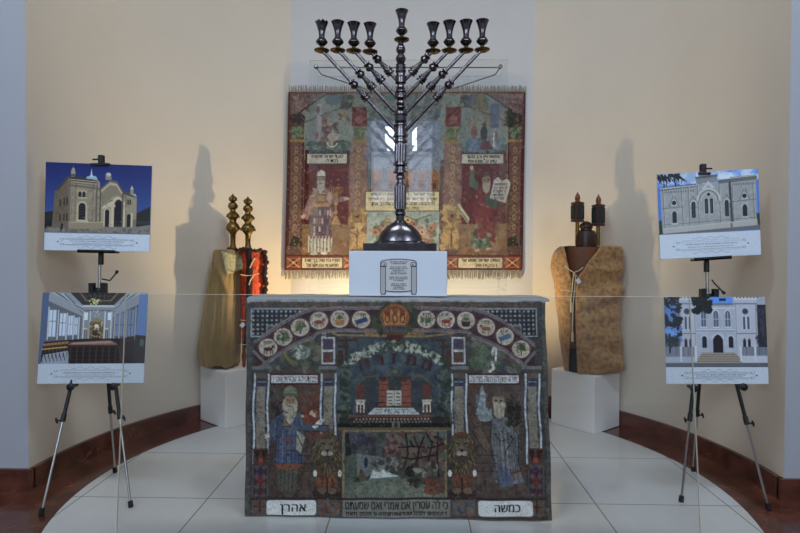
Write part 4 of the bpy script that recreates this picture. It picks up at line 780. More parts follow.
def art_c():   # pale ornate facade
    p = Paint(0, 0, 414, 355, .56, (84, 128, 196), ss=2)
    p.dabs(100, 0, 414, 40, 60, 12, [(176, 190, 210), (120, 156, 210), (200, 206, 216)], .6, 2.4); p.rect(0, 0, 160, 40, (150, 168, 194)); p.dabs(0, 4, 120, 50, 26, 10, [(176, 188, 204), (120, 150, 196)], .7)
    ST, SH, LT, DK = (150, 152, 152), (106, 108, 110), (178, 178, 174), (46, 46, 52)
    p.poly([(10, 60), (404, 40), (410, 236), (14, 252)], ST); p.dabs(16, 70, 400, 236, 260, 6, [(160, 160, 158), (140, 142, 144), (168, 166, 160)], .4)
    p.poly([(6, 56), (160, 48), (160, 62), (8, 72)], SH); p.poly([(8, 60), (158, 54), (158, 58), (8, 65)], LT); p.poly([(160, 24), (244, 18), (250, 46), (160, 50)], (132, 134, 136)); p.poly([(156, 20), (248, 14), (248, 24), (158, 30)], SH); p.poly([(250, 38), (408, 28), (408, 44), (250, 54)], SH); p.poly([(296, 30), (404, 24), (404, 40), (298, 46)], (112, 112, 108)); p.line([(296, 34), (404, 27)], 3, LT)
    for x in range(24, 150, 10): p.rect(x, 74, x+5, 82, SH)
    for x in range(310, 396, 10): p.rect(x, 56, x+5, 64, SH)
    for x in (22, 98, 126, 164, 252, 292, 306, 390): p.line([(x, 58), (x+3, 246)], 3.4, SH, .8); p.line([(x+3.5, 60), (x+6.5, 246)], 2, LT, .8)
    p.line([(16, 146), (104, 142)], 3, SH); p.line([(300, 132), (400, 126)], 3, SH); p.line([(16, 214), (410, 200)], 2.4, SH); p.line([(126, 150), (164, 148)], 2, SH)
    p.ring(208, 122, 46, 50, 7, LT, 180, 360); p.ring(208, 122, 38, 42, 3, SH, 180, 360); p.ring(208, 124, 30, 34, 3, LT, 180, 360); p.poly([(180, 72), (208, 40), (236, 68), (222, 72), (208, 56), (194, 74)], LT); p.ell(208, 96, 7, 7, DK); p.ring(208, 96, 10, 10, 2.5, LT)
    for x in (198, 219): p.rect(x-8, 122, x+8, 176, DK); p.ell(x, 122, 8, 12, DK); p.rect(x-1, 122, x+1, 176, (96, 96, 100)); p.frame(x-9, 112, x+9, 178, 2, LT)
    for x in (145, 281): p.ring(x, 134, 13, 16, 4, LT, 180, 360); p.rect(x-8, 134, x+8, 190, DK); p.ell(x, 134, 8, 11, DK); p.rect(x-1, 130, x+1, 190, (92, 92, 96)); p.line([(x-18, 132), (x, 100), (x+18, 130)], 2.6, SH)
    for x, y in ((66, 124), (354, 110)): p.ell(x, y, 9, 9, DK); p.ring(x, y, 12, 12, 3, LT); p.line([(x-20, y+16), (x, y-36), (x+20, y+14)], 3, SH); p.line([(x, y-40), (x, y-26)], 3, LT); p.rect(x-9, y+48, x+9, y+84, DK); p.ell(x, y+48, 9, 13, DK); p.ring(x, y+46, 13, 17, 3, LT, 180, 360); p.rect(x-14, y+84, x+14, y+90, LT)
    p.poly([(300, 46), (306, 240), (298, 240), (292, 48)], (70, 70, 76)); p.poly([(8, 228), (292, 214), (292, 246), (14, 252)], (166, 166, 160)); p.poly([(300, 216), (410, 208), (412, 236), (302, 244)], (168, 166, 160)); p.line([(8, 230), (410, 210)], 3, LT); p.poly([(0, 200), (12, 190), (16, 252), (0, 256)], (50, 62, 44)); p.poly([(400, 184), (412, 180), (414, 236), (404, 238)], (70, 66, 64)); p.rect(0, 60, 12, 190, (84, 122, 186)); p.poly([(402, 50), (414, 48), (414, 182), (404, 184)], (88, 130, 196))
    for k in range(26): x = random.uniform(0, 110); y = random.uniform(0, 30); p.line([(x, y), (x+random.uniform(-12, 22), y+random.uniform(10, 34))], random.uniform(2.5, 5), (28, 30, 34))
    p.dabs(0, 0, 90, 30, 30, 5, [(26, 28, 30), (40, 44, 42)], .9); p.poly([(8, 250), (414, 232), (414, 250), (8, 262)], (110, 112, 116))
    caption(p, 12, 408, 254, 353)
    return p.grain(.035, 3).contrast(1.25, .24).tone(PHOTO_GAIN, .98)

def art_d():   # white facade between two towers
    p = Paint(0, 0, 387, 330, .56, (160, 166, 178), ss=2)
    ST, SH, LT, DK = (166, 170, 180), (120, 124, 136), (192, 194, 200), (38, 40, 52)
    p.rect(176, 0, 262, 28, (96, 146, 214)); p.rect(168, 24, 264, 36, SH); p.rect(120, 34, 270, 215, ST); p.dabs(122, 36, 268, 212, 120, 6, [(174, 178, 186), (158, 162, 174)], .4); p.line([(122, 44), (268, 44)], 4, LT); p.line([(122, 130), (268, 130)], 3, SH); p.line([(122, 126), (268, 126)], 3, LT)
    for xa, xb in ((56, 120), (268, 352)):
        p.rect(xa, 2, xb, 256, (176, 178, 186)); p.rect(xa-3, 4, xb+3, 12, LT); p.rect(xa-2, 24, xb+2, 29, SH)
        for x in range(int(xa), int(xb), 13): p.rect(x, 0, x+7, 7, (190, 192, 198)); p.rect(x+7, 0, x+13, 5, (60, 66, 80))
        c = (xa+xb)/2; p.ell(c-2, 56, 13, 13, SH); p.ell(c-2, 56, 9, 9, (58, 66, 92)); p.ring(c-2, 56, 15, 15, 2.6, LT); p.line([(xa+4, 30), (xa+4, 250)], 3, SH, .7); p.line([(xb-4, 30), (xb-4, 250)], 3, SH, .7)
        for x in (c-12, c+4): p.rect(x, 80, x+10, 124, (84, 92, 116)); p.ell(x+5, 80, 5, 8, (84, 92, 116)); p.frame(x-1.5, 74, x+11.5, 126, 2, LT)
        p.line([(xa+3, 140), (xb-3, 140)], 3, SH)
        for x in (c-14, c+4): p.rect(x, 168, x+11, 192, DK); p.poly([(x-2, 168), (x+5.5, 156), (x+13, 168)], (70, 76, 96))
    for x in (149, 196, 241): p.rect(x-9, 66, x+9, 114, (92, 100, 122)); p.ell(x, 66, 9, 12, (92, 100, 122)); p.ring(x, 66, 12, 15, 3, LT, 180, 360); p.rect(x-1, 60, x+1, 114, (170, 174, 184)); p.rect(x-9, 84, x+9, 86.5, (170, 174, 184)); p.rect(x-12, 114, x+12, 119, LT)
    for x in (150, 250): p.rect(x-9, 160, x+9, 194, DK); p.ell(x, 160, 9, 10, DK); p.ring(x, 160, 12, 13, 2.5, LT, 180, 360)
    p.rect(182, 162, 220, 212, (36, 30, 34)); p.poly([(182, 163), (190, 150), (201, 143), (212, 150), (220, 163)], (36, 30, 34)); p.ring(201, 162, 22, 21, 3, LT, 180, 360); p.line([(201, 148), (201, 212)], 1.6, (66, 56, 58))
    p.poly([(140, 212), (262, 212), (306, 252), (110, 252)], (138, 128, 116)); 
    for k in range(5): p.line([(136-k*6, 216+k*8), (266+k*9, 216+k*8)], 2.2, (172, 160, 142)); p.line([(136-k*6, 220+k*8), (266+k*9, 220+k*8)], 1.8, (96, 88, 84))
    p.rect(0, 226, 118, 250, ST); p.rect(290, 222, 387, 250, (182, 184, 190)); p.rect(0, 190, 118, 228, (120, 124, 136), .7); p.rect(286, 190, 387, 224, (110, 114, 126), .7)
    for x in range(4, 118, 6): p.line([(x, 192), (x, 226)], 1.2, (60, 62, 72))
    for x in range(290, 386, 6): p.line([(x, 192), (x, 222)], 1.2, (54, 56, 66))
    for x in (60, 116, 286, 340): p.rect(x-4, 186, x+4, 246, LT)
    p.rect(352, 30, 387, 192, (56, 56, 66)); p.dabs(352, 30, 387, 190, 30, 6, [(70, 72, 84), (44, 46, 54)], .8); p.rect(0, 0, 58, 190, (86, 98, 124)); p.dabs(0, 0, 60, 170, 110, 7, [(24, 28, 30), (36, 42, 40), (20, 22, 26), (96, 130, 184)], .92); p.dabs(0, 120, 40, 150, 10, 8, [(120, 156, 206)], .8); p.dabs(110, 0, 178, 58, 60, 7, [(24, 28, 30), (34, 40, 38)], .95); p.rect(14, 140, 22, 214, (32, 30, 30)); p.dabs(0, 150, 50, 192, 30, 5, [(40, 48, 42), (60, 66, 60)], .9); p.rect(210, 6, 236, 16, (28, 30, 34))
    p.rect(0, 250, 387, 266, (108, 110, 118)); p.line([(0, 257), (387, 255)], 2, (86, 88, 96)); p.rect(0, 262, 387, 266, (80, 84, 92))
    caption(p, 20, 384, 266, 328)
    return p.grain(.035, 3).contrast(1.2, .24).tone(PHOTO_GAIN, .95)
TABLE_GAIN, WALL_GAIN, PHOTO_GAIN = 1.14, .88, 1.12

# ------------------------------------------------------------------ display table, riser, menorah
YT = 2.44; YTB = 2.66; ZT = at(398, 299, YT).z
XT0, XT1 = at(247.5, 299, YT).x, at(545, 299, YT).x
tb = MB().box((XT0+0.012, YT+0.012, 0.0), (XT1-0.012, YTB, ZT-0.010)).build('display_table', M['plinth'], smooth=False, bevel=0.004)
tag(tb, 'white boxy display table hidden under the large grey-blue tapestry', 'table')

def table_place(x, y):
    # y 297..301 lies on the table top, below that the cloth hangs down the front
    t = (y-301)/(520.5-301)
    if y < 301:
        k = (301-y)/4.0; p = at(x, 301, YT); w = 0.004*math.sin(x*.11)
        z = ZT + 0.004 + w*.3; r = min(1, k/0.2)
        return (p.x, YT - 0.004 + (YTB-YT+0.004)*max(0, k-.06)/.94, z - 0.006*(1-r))
    yy = 301 + (y-301)
    e = (x-398)/151
    px = x + ((6.4*t-4.6)*max(0, e) + 0.6*t*min(0, e)) + 0.5*math.sin(yy*.07+1)*abs(e)**3
    p = at(px, yy, YT)
    wob = 0.006*math.sin(x*.045+.6)*t + 0.004*math.sin(x*.13+yy*.02)*t + 0.003*math.sin(yy*.06+x*.01)
    fold = -0.012*max(0, t)**2
    return (p.x, YT - 0.008 + wob*.6 + fold, max(p.z, 0.012))
tt = painted_grid('tapestry', table_art(), table_place, M['textile']); solid(tt, 0.004)
tag(tt, 'grey-blue pictorial tapestry with zodiac medallions draped over the table front', 'tapestry')

YB = 2.49
zb0 = ZT + 0.0085; zb1 = at(398, 251, YB).z; xb0, xb1 = at(349, 270, YB).x, at(447, 270, YB).x
bx = MB().box((xb0, YB, zb0), (xb1, YB+0.34*.42, zb1)); 
bx = MB().box((xb0, YB, zb0), (xb1, YB+0.13, zb1)).build('riser_box', M['boxw'], smooth=False, bevel=0.002)
tag(bx, 'plain white box riser with a printed scroll notice under the menorah', 'box')
def sign_mask(X, Y):
    u = X-398.5
    top = 258.7 + 0.006*u*u + np.where(np.abs(u) > 15.5, 1.6*((np.abs(u)-15.5)/2.8)**2, 0)
    bot = np.where(np.abs(u) > 12.2, 294.8-.35*np.clip(np.abs(np.abs(u)-15.2)-1.6, 0, 9)**2*4, 292.2-.006*u*u)
    return (Y > top) & (Y < bot) & (np.abs(u) < 18.2)
sg = painted_grid('scroll_notice', sign_art(), lambda x, y: tuple(at(x, y, YB) + Vector((0, -0.0022, 0))), M['paper'], bx, mask=sign_mask, smooth=False); solid(sg, 0.0016)

YM = YB + 0.065; S = pxm(YM); xm = at(400.5, 130, YM).x
def mz(py): return at(400.5, py, YM).z
mn = empty('menorah', (xm, YM, zb1), 'large dark silver nine-branched menorah standing on the white riser box', 'menorah')
def mpt(px, py): p = at(px, py, YM); return Vector((p.x, YM, p.z))
zs = mz(243.5)
MB().box((xm-36*S, YM-0.063, zb1+0.0003), (xm+36*S, YM+0.063, zs)).build('base_slab', M['silver'], mn, smooth=False, bevel=0.003)
prof = [(26, 243.5), (26, 242.3), (24, 241.4), (22.5, 241), (22, 239), (21, 235.5), (18.5, 231.5), (15, 228), (10.5, 224.6), (7, 222.6), (5.5, 221.5), (5.5, 220.6)]
MB().lathe([(r*S if r < 23 else r*S, mz(y)) for r, y in prof], (xm, YM, 0), 40, ys=0.5).build('base_dome', M['silver'], mn, angle=35)
stem = [(4, 221), (4.2, 216), (5.6, 214), (5.6, 212.4), (4.6, 211.5), (5.2, 209), (5.6, 200), (5.4, 190), (4.8, 184), (3.6, 183), (3.4, 180), (4.6, 178.5), (4.6, 176.5), (3.5, 175), (3.8, 173.8), (7.2, 173.2), (7.2, 171.4), (5.5, 170.8), (5.6, 167.5), (4.8, 166.5), (7.3, 165.4), (7.3, 163.2), (5.2, 162.4), (5.2, 143.5), (6.8, 142.4), (6.8, 140), (5.4, 139.4), (5.4, 137.8), (7.4, 137), (7.4, 134.8), (6.2, 134.2), (6.4, 129), (4.6, 128.4), (4.6, 126.4), (6.6, 125.8), (6.6, 124.4), (4.8, 123.8), (6.2, 121.5), (5.8, 117.5), (5.6, 116), (7.2, 115), (7.2, 112.5), (5.4, 111.8), (3.6, 110), (3.0, 108.6), (4.9, 108), (4.9, 106.8), (3.4, 106.2), (4.6, 104), (4.0, 101.5), (3.2, 100), (6.4, 98.6), (6.4, 96), (3.6, 95.2), (3.6, 93), (5.2, 92.4), (5.2, 91), (3.8, 90.4), (4.6, 88), (3.4, 85.6), (3.4, 84.4), (5.4, 83.2), (5.6, 80), (6.0, 77.5), (4.6, 75.4), (4.4, 73), (5.2, 72), (5.2, 70.4), (4.4, 70), (4.4, 68.8), (5.2, 68.4), (5.2, 66.6), (4.4, 66.2), (4.4, 65.4), (5.0, 64.8), (3.2, 64), (4.4, 61.5), (5.2, 58.5), (4, 55.5), (2.8, 54), (4.4, 51.8), (4.8, 49.5), (4.2, 47), (2.8, 45.2), (2.6, 41)]
MB().lathe([(r*S, mz(y)) for r, y in stem], (xm, YM, 0), 24).build('central_stem', M['silver'], mn, angle=32)
for ya, yb, r in ((161.5, 144.5, 5.2), (209, 186, 5.3)):
    rings = [[(xm+S*(r+.75*abs(math.cos(5*t)))*math.cos(t), YM+S*(r+.75*abs(math.cos(5*t)))*math.sin(t), mz(y)) for t in [2*math.pi*k/80 for k in range(80)]] for y in (ya, ya-.6, yb+.6, yb)]
    MB().loft(rings).build('fluted_collar', M['silver'], mn, angle=50)
def holder(px, ytop, ydisc, name='candle_cup', jag=False):
    p = mpt(px, ydisc); h = (ydisc-ytop-2.4)*S
    k = h/(31*S)
    cup = [(2.4, -1), (2.2, 3), (1.9, 5), (3.0, 6), (5.3, 8.2), (5.9, 9.6), (5.5, 11), (4.2, 12), (4.4, 12.6), (3.2, 13.6), (2.9, 15.5), (3.0, 18), (3.5, 21.5), (4.5, 25.5), (5.9, 29.3), (6.6, 31), (6.2, 31), (5.0, 27), (3.4, 21), (0.4, 19)]
    c = MB().lathe([(r*S, y*S*k) for r, y in cup], p, 24)
    if jag:
        c.v = [(x, y, z + (0.005*math.sin(9*math.atan2(y-p.y, x-p.x)) if z > p.z+29.5*S*k else 0)) for x, y, z in c.v]
    o = c.build(name, M['silver'], mn, angle=40)
    pan = [(1.5, -1.6), (4.5, -1.2), (7.4, 0.1), (7.7, 0.9), (7.3, 1.1), (5.0, 0.3), (2.4, 0.2)]
    MB().lathe([(r*S, y*S) for r, y in pan], p, 28).build('drip_pan', M['brass'], o, angle=40)
cups = [(321.8, 20.2, 51), (337.8, 19.8, 51), (353.8, 21.2, 51.4), (370, 22, 52.3), (433, 21.8, 51.8), (449.3, 20, 51.2), (466, 19.3, 51), (482.2, 18.8, 50.4)]
for i, (px, a, b) in enumerate(cups): holder(px, a, b, jag=(i == 0))
holder(401.7, 8.8, 40.2)
joins = [131.5, 113.8, 97.4, 80]
for (px, a, b), jy in list(zip(cups[:4], joins)) + list(zip(cups[:3:-1], joins)):
    p0 = mpt(400.8 + (-4 if px < 400 else 4), jy); p1 = mpt(px + (2.5 if px < 400 else -2.5), b+1.4); L = (p1-p0).length
    br = [(1.9*S, 0), (1.9*S, L*.36)]
    inner = abs(px-400) < 40
    base = L*(.48 if inner and False else .40); u = S
    if inner: br = [(1.9*S, 0), (1.9*S, L*.1)]; base = L*.22
    elif abs(px-400) < 56: base = L*.34; br[1] = (1.9*S, L*.3)
    br += [(1.9*u, base), (4.4*u, base+.6*u), (4.6*u, base+1.6*u), (3.4*u, base+2.2*u), (3.4*u, base+2.8*u), (4.6*u, base+3.4*u), (4.8*u, base+4.6*u), (3.6*u, base+5.2*u), (3.6*u, base+5.8*u), (4.2*u, base+6.2*u), (4.2*u, base+7*u), (3.2*u, base+8*u), (2.4*u, base+13*u), (1.8*u, base+16*u),
           (2.6*u, base+17*u), (4.1*u, base+18.4*u), (4.5*u, base+20*u), (3.8*u, base+21.8*u), (2.2*u, base+23*u), (3.8*u, base+23.5*u), (3.8*u, base+24.6*u), (1.8*u, base+25.2*u), (1.8*u, L)]
    br = [q for q in br if q[1] <= L]; br[-1] = (br[-1][0], L)
    MB().lathe(br, p0, 16, axis=(p1-p0)).build('branch', M['silver'], mn, angle=32)

# ------------------------------------------------------------------ wall tapestry and the glass case behind the menorah
YW = 4.290
def wall_place(x, y):
    t = (y-92)/(270-92); k = (x-288)/(525-288)
    px = (288.5-3.6*t)*(1-k) + (525.5-3.2*t)*k
    p = at(px, y, YW); return (p.x, YW - 0.004 + 0.004*math.sin(x*.08+.4)*t + 0.003*math.sin(x*.03-y*.04), p.z)
wt = painted_grid('tapestry', wall_art(), wall_place, M['textile']); solid(wt, 0.006)
tag(wt, 'red and ochre pictorial tapestry with fringed ends hanging on the back wall', 'tapestry')
for y0, dy in ((92, -6.5), (270, 9)):
    fb = MB()
    for k in range(170):
        x = 288.6 + 236.4*(k+.5)/170; a = Vector(wall_place(x, y0)); b = Vector(wall_place(x+random.uniform(-1.2, 1.2), y0+dy*random.uniform(.8, 1.05)))
        m_ = (a+b)/2 + Vector((random.uniform(-.004, .004), random.uniform(-.004, -.001), 0)); fb.tube([a, m_, b], [.0042, .0038, .0028], 4)
    o = fb.build('fringe', M['fringe'], wt); o['kind'] = 'stuff'

YC0, YC1 = 2.95, 3.22
cx0, cx1 = at(309, 61, YC0).x, at(508.5, 61, YC0).x; cz = at(400, 60, YC0).z
gc = empty('display_case', ((cx0+cx1)/2, (YC0+YC1)/2, 0), 'tall clear glass case standing behind the menorah in front of the hanging tapestry', 'glass case')
t_ = 0.004
MB().box((cx0, YC0, 0.05), (cx1, YC0+t_, cz)).build('glass_panel', M['glass_case'], gc, smooth=False)
MB().box((cx0, YC1-t_, 0.05), (cx1, YC1, cz)).build('glass_panel', M['glass_case'], gc, smooth=False)
for x in (cx0, cx1-t_): MB().box((x, YC0+t_+.001, 0.05), (x+t_, YC1-t_-.001, cz)).build('glass_panel', M['glass_side'], gc, smooth=False)
MB().box((cx0-.01, YC0-.01, 0.0), (cx1+.01, YC1+.01, 0.05)).build('base', M['black'], gc, smooth=False)
a = at(316.5, 67.5, YC0+.02); b = at(500, 67.5, YC0+.02)
MB().tube([a, b], 0.0035, 8).build('top_rod', M['chrome'], gc)
for p, s in ((a, 1), (b, -1)):
    MB().lathe([(0.004, 0), (0.011, 0.003), (0.011, 0.014), (0.006, 0.018)], p + Vector((0, -0.002, 0)), 16, axis=(0, -1, 0)).build('corner_clamp', M['chrome'], gc)
    MB().tube([p, p + Vector((s*0.022, 0.02, -0.03)), p + Vector((s*0.24, 0.25, -0.04))], 0.003, 6).build('brace_wire', M['chrome'], gc)

# ------------------------------------------------------------------ pedestals
def pedestal(corner, ang, w, l, h, label):
    """corner: nearest bottom corner; sides run off at +-"""
    o = MB().box((0, 0, 0), (w, l, h), Matrix.Translation((corner[0], corner[1], 0.0031)) @ Matrix.Rotation(ang, 4, 'Z')).build('pedestal', M['plinth'], smooth=False, bevel=0.004)
    return tag(o, label, 'pedestal')
HP = 0.372
pl = at(225.6, 432.3, 3.65); pr = at(594, 434, 3.62)
pedestal((pl.x, pl.y), R_(50), 0.31, 0.32, HP, 'low white square pedestal under the gold-covered scroll, left of the table')
pedestal((pr.x, pr.y), R_(40), 0.30, 0.33, HP, 'low white square pedestal under the beige brocade scroll, right of the table')

# ------------------------------------------------------------------ Torah scrolls
def interp(tab, y):
    for (a, b) in zip(tab[:-1], tab[1:]):
        if a[0] <= y <= b[0]:
            k = (y-a[0])/(b[0]-a[0]); return [p+(q-p)*k for p, q in zip(a[1:], b[1:])]
    return list(tab[-1][1:] if y > tab[-1][0] else tab[0][1:])
def px_x(px, py, Y): return at(px, py, Y).x
ZP = HP + 0.0031

# right: beige brocade mantle open in front
YR = 3.80; SR = pxm(YR)
rt = empty('torah_scroll', (at(590, 300, YR).x, YR, ZP), 'scroll in an open beige brocade mantle showing dark wood, on the right pedestal', 'scroll')
edges = [(247, 561, 619.5), (251, 556, 621), (258, 553, 621.5), (268, 552, 621), (280, 555, 619.5), (300, 557.5, 618.5), (322, 560, 618), (345, 562.5, 620), (360, 564.5, 621.5), (367, 565.5, 618), (372, 566, 611)]
opening = [(247, 562.5, 592), (262, 566, 584.5), (275, 569, 577), (286, 570.5, 573.5), (300, 569.8, 573), (330, 568.8, 573.4), (350, 567.5, 574.2), (372, 566.6, 574.6)]
rings = []; NTH = 120
ys_ = [246.2, 247] + [247+125*k/60 for k in range(1, 61)]
for j, y in enumerate(ys_):
    xl, xr = interp(edges, max(y, 247)); ol, orr = interp(opening, max(y, 247)); cx = (xl+xr)/2; a = (xr-xl)/2
    t2 = math.acos(max(-1, min(1, (orr-cx)/a))); t1 = math.acos(max(-.995, min(1, (ol-cx)/a)))
    ring = []
    for k in range(NTH+1):
        th = t2 - (t2 + 2*math.pi - t1)*k/NTH
        front = max(0, math.sin(th)); q = y-247
        f = 0.006*math.sin(7*th+q*.03)*(q/125)
        for yc, sl, wd, dep in ((292, 10, 5, .016), (300, 16, 5, .020), (316, 6, 5, .008), (336, -8, 7, .010), (352, -22, 6, .020), (360, -14, 5, .014), (270, 5, 4, .008)):
            u = y - (yc + sl*math.cos(th)*(-1)*.6 ); f += 1.6*dep*math.exp(-(u/wd)**2)*(.35+.65*max(0, math.cos(th-.55)))*(1 if sl else 1) - .5*dep*math.exp(-((u+wd*1.6)/wd)**2)*max(0, math.cos(th-.55))
        f += 0.004*math.sin(13*th + q*.21) * front
        sx = a*SR + f*.35*abs(math.cos(th)); sy = 0.125 + f
        X = at(cx, y, YR).x + sx*math.copysign(abs(math.cos(th))**.8, math.cos(th)); Yy = YR - sy*math.copysign(abs(math.sin(th))**.8, math.sin(th))
        z = at(cx, y, YR).z
        if y > 366: z = max(z, ZP+0.004)
        if j == 0: X = at(cx, y, YR).x + .72*(X-at(cx, y, YR).x); Yy = YR + .6*(Yy-YR)
        ring.append((X, Yy, z))
    rings.append(ring)
mo = MB().loft(rings, closed=False, cap=False).build('mantle', M['brocade'], rt, angle=180); solid(mo, 0.006, 0)
zt = at(590, 247.2, YR).z
def ell_body(cx, a, b, y0, y1, z0, z1, n=40):
    m = MB(); m.loft([[(cx+a*s*math.cos(2*math.pi*k/n), y0+b*s*math.sin(2*math.pi*k/n), z) for k in range(n)] for z, s in ((z0, 1), (z1, 1))]); return m
cxr = at(588, 250, YR).x
ell_body(cxr+2*SR, 25*SR, 0.104, YR, 0, ZP+0.16, zt, 40).build('wooden_case', M['wood'], rt, angle=30)
ell_body(at(590, 360, YR).x, 23*SR, 0.105, YR, 0, ZP+0.002, ZP+0.16, 40).build('lining', M['greenblack'], rt, angle=30)
yk = YR - 0.138
def fp(px, py, dy=0.0): p = at(px, py, yk); return Vector((p.x, yk+dy, p.z))
cb = MB().tube([fp(566, 265.5, .02), fp(569, 269.5, 0), fp(573.5, 272.5, -.006), fp(579, 270.5, -.004), fp(583.5, 267.5, .01)], 0.0035, 6)
cb.tube([fp(573.5, 272.5, -.008), fp(572.5, 280, -.01), fp(571.8, 291, -.006), fp(570.5, 302, -.004)], 0.0035, 6)
cb.tube([fp(574, 272.5, -.008), fp(575, 278, -.012), fp(574, 290, -.008), fp(573, 303, -.006), fp(572, 331, -.004)], 0.0035, 6)
cb.tube([fp(565, 290, .01), fp(571, 291.5, -.008), fp(575, 291, -.006)], 0.003, 6)
co = cb.build('tie_cord', M['cord'], rt)
MB().lathe([(0.003, 0), (0.007, -.01), (0.008, -.05), (0.009, -.066)], fp(571.2, 302, -.004), 10).build('tassel', M['cord'], co)
MB().lathe([(0.003, 0), (0.007, -.01), (0.008, -.05), (0.008, -.068)], fp(572.2, 331, -.004), 10).build('tassel', M['cord'], co)
tg = MB(); c_ = fp(577.4, 281, -.02); q = R_(-28)
tg.box((-.013, -.001, -.016), (.013, .001, .016), Matrix.Translation(c_) @ Matrix.Rotation(q, 4, 'Y')); tg.tube([c_+Vector((0, 0, .014)), fp(575, 274, -.012)], .001, 5)
tg.build('paper_tag', M['tagw'], rt, smooth=False)
pc = at(586, 246, YR); z_ = lambda y: at(586, y, YR).z
MB().lathe([(10.2*SR, zt-.002), (10.4*SR, z_(242)), (10*SR, z_(236)), (8.6*SR, z_(231.5)), (5.6*SR, z_(230)), (5.2*SR, z_(228.8)), (6.3*SR, z_(227.6)), (6.3*SR, z_(225.4)), (4.6*SR, z_(223)), (1.6*SR, z_(221.4)), (.4*SR, z_(221))], (pc.x, YR, 0), 28).build('domed_cap', M['darkwood'], rt, angle=35)
def wood_finial(px, top, d0, d1, base, label):
    p = at(px, d1, YR); zz = lambda y: at(px, y, YR).z
    e = empty('torah_finial', (p.x, YR, zt), label, 'finial', 'finials on the wooden scroll case')
    MB().lathe([(1.9*SR, zt+.0005), (1.9*SR, zz(d1)+.002)], (p.x, YR, 0), 14).build('rod', M['old_brass'], e)
    dr = MB().lathe([(4.8*SR, zz(d1)), (6.4*SR, zz(d1)+.001), (6.4*SR, zz(d1-2)), (5.8*SR, zz(d1-2.2)), (5.8*SR, zz(d0+2.2)), (6.4*SR, zz(d0+2)), (6.4*SR, zz(d0)), (4.5*SR, zz(d0)+.001)], (p.x, YR, 0), 24).build('drum', M['maroon'], e, angle=30)
    pb = MB()
    for k in range(6):
        a = 2*math.pi*k/6 + .5
        pb.box((5.2*SR, -2*SR, zz(d1-3)), (6.15*SR, 2*SR, zz(d0+3)), Matrix.Translation((p.x, YR, 0)) @ Matrix.Rotation(a, 4, 'Z'))
    pb.build('panel', M['greenblack'], dr, smooth=False)
    MB().lathe([(2.6*SR, zz(d0)), (2.9*SR, zz(d0-1)), (2.0*SR, zz(d0-2)), (2.7*SR, zz(d0-4.2)), (2.3*SR, zz(d0-6.5)), (.9*SR, zz(d0-9)), (.2*SR, zz(top))], (p.x, YR, 0), 14).build('spire', M['wood'], e)
wood_finial(577.4, 192, 202.5, 222, 247, 'dark red drum finial with wooden spire, the one left of the domed cap')
wood_finial(598.2, 194, 205, 226, 247, 'dark red drum finial with wooden spire, the one right of the domed cap')

# left: gold cloth over one roller, red brocade on the other
YL = 3.86; SL = pxm(YL)
lt = empty('torah_scroll', (at(235, 300, YL).x, YL, ZP), 'scroll half covered by gold satin with red brocade beside, on the left pedestal', 'scroll')
ge = [(250, 215.5, 240), (253, 213.5, 242.2), (258, 213, 242.6), (270, 211.6, 241), (292, 207.5, 240.6), (320, 203.5, 240.8), (345, 200, 240.2), (356, 199.4, 239.6), (363, 203, 239.2), (367.2, 210, 239)]
rings = []
for j, y in enumerate([249.6, 250] + [250+117.2*k/56 for k in range(1, 57)]):
    xl, xr = interp(ge, max(250, y)); cx = (xl+xr)/2; a = (xr-xl)/2*SL; q = (y-250)/117
    ring = []
    for k in range(96):
        th = 2*math.pi*k/96; f = 0
        for tc_, w_, d_ in ((1.95, .10, .020), (2.35, .12, .016), (1.45, .10, .010), (1.15, .12, .008), (2.7, .14, .012), (.8, .16, .010), (3.6, .3, .015), (4.6, .3, .015)):
            sh = tc_ + .10*math.sin(q*3) - (.45*q if 1 < tc_ < 1.8 else 0); f += 1.9*d_*math.exp(-((th-sh)/w_)**2)*min(1, q*3)*(.7+.3*math.sin(q*5+tc_)) 
        f += (.009*math.sin(10*th+2.2*math.sin(q*2.2)+1) + .006*math.sin(17*th-3*q))*min(1, q*2.2)
        u = (y-(262+30*(math.cos(th)+.4))); f += 0.018*math.exp(-(u/5)**2)*max(0, math.sin(th))*(1 if q < .4 else .3)
        X = at(cx, y, YL).x + (a + f*.25)*math.cos(th); Yy = YL - (0.105+.03*q + f)*math.sin(th); z = at(cx, y, YL).z
        if j == 0: X = at(cx, y, YL).x + .75*(X-at(cx, y, YL).x); Yy = YL+.7*(Yy-YL)
        ring.append((X, Yy, max(z, ZP+.004 if y < 362 else ZP+.012+.010*(1+math.sin(th*5)))))
    rings.append(ring)
MB().loft(rings).build('mantle', M['gold'], lt, angle=60)
# pale embroidered flap lying on the upper right of the gold cloth
fl = []
yf = YL - 0.112
for j in range(9):
    v = j/8; row = []
    for i in range(9):
        u = i/8; x = 227 + u*(15.4-1.5*v) + 5*v; y = 250.5 + 5.5*u*(1-v) + v*(24-6*u)
        th = math.acos(max(-.98, min(.98, (min(x, 241)-226.8)/14.6))); row.append((at(x, y, YL).x, YL - (0.113+.03*(y-250)/117+.006)*math.sin(th) - .004, at(x, y, YL).z))
    fl.append(row)
fo = MB().loft(fl, closed=False, cap=False).build('embroidered_flap', M['embroid'], lt, angle=180); solid(fo, 0.005, 0)
cr = at(252, 300, YL).x; ztl = at(250, 249.5, YL).z
red = MB(); rr = []
for y in [348] + [348-98.5*k/30 for k in range(1, 31)]:
    ring = []; w_ = 12.6 if y < 300 else 12.6-2.2*(y-300)/48
    for k in range(40):
        th = 2*math.pi*k/40; f = 1+.03*math.sin(5*th+y*.08)+.02*math.sin(y*.3+2*th); ring.append((cr+w_*SL*f*math.cos(th), YL+.03+.085*f*math.sin(th), at(252, y, YL).z))
    rr.append(ring)
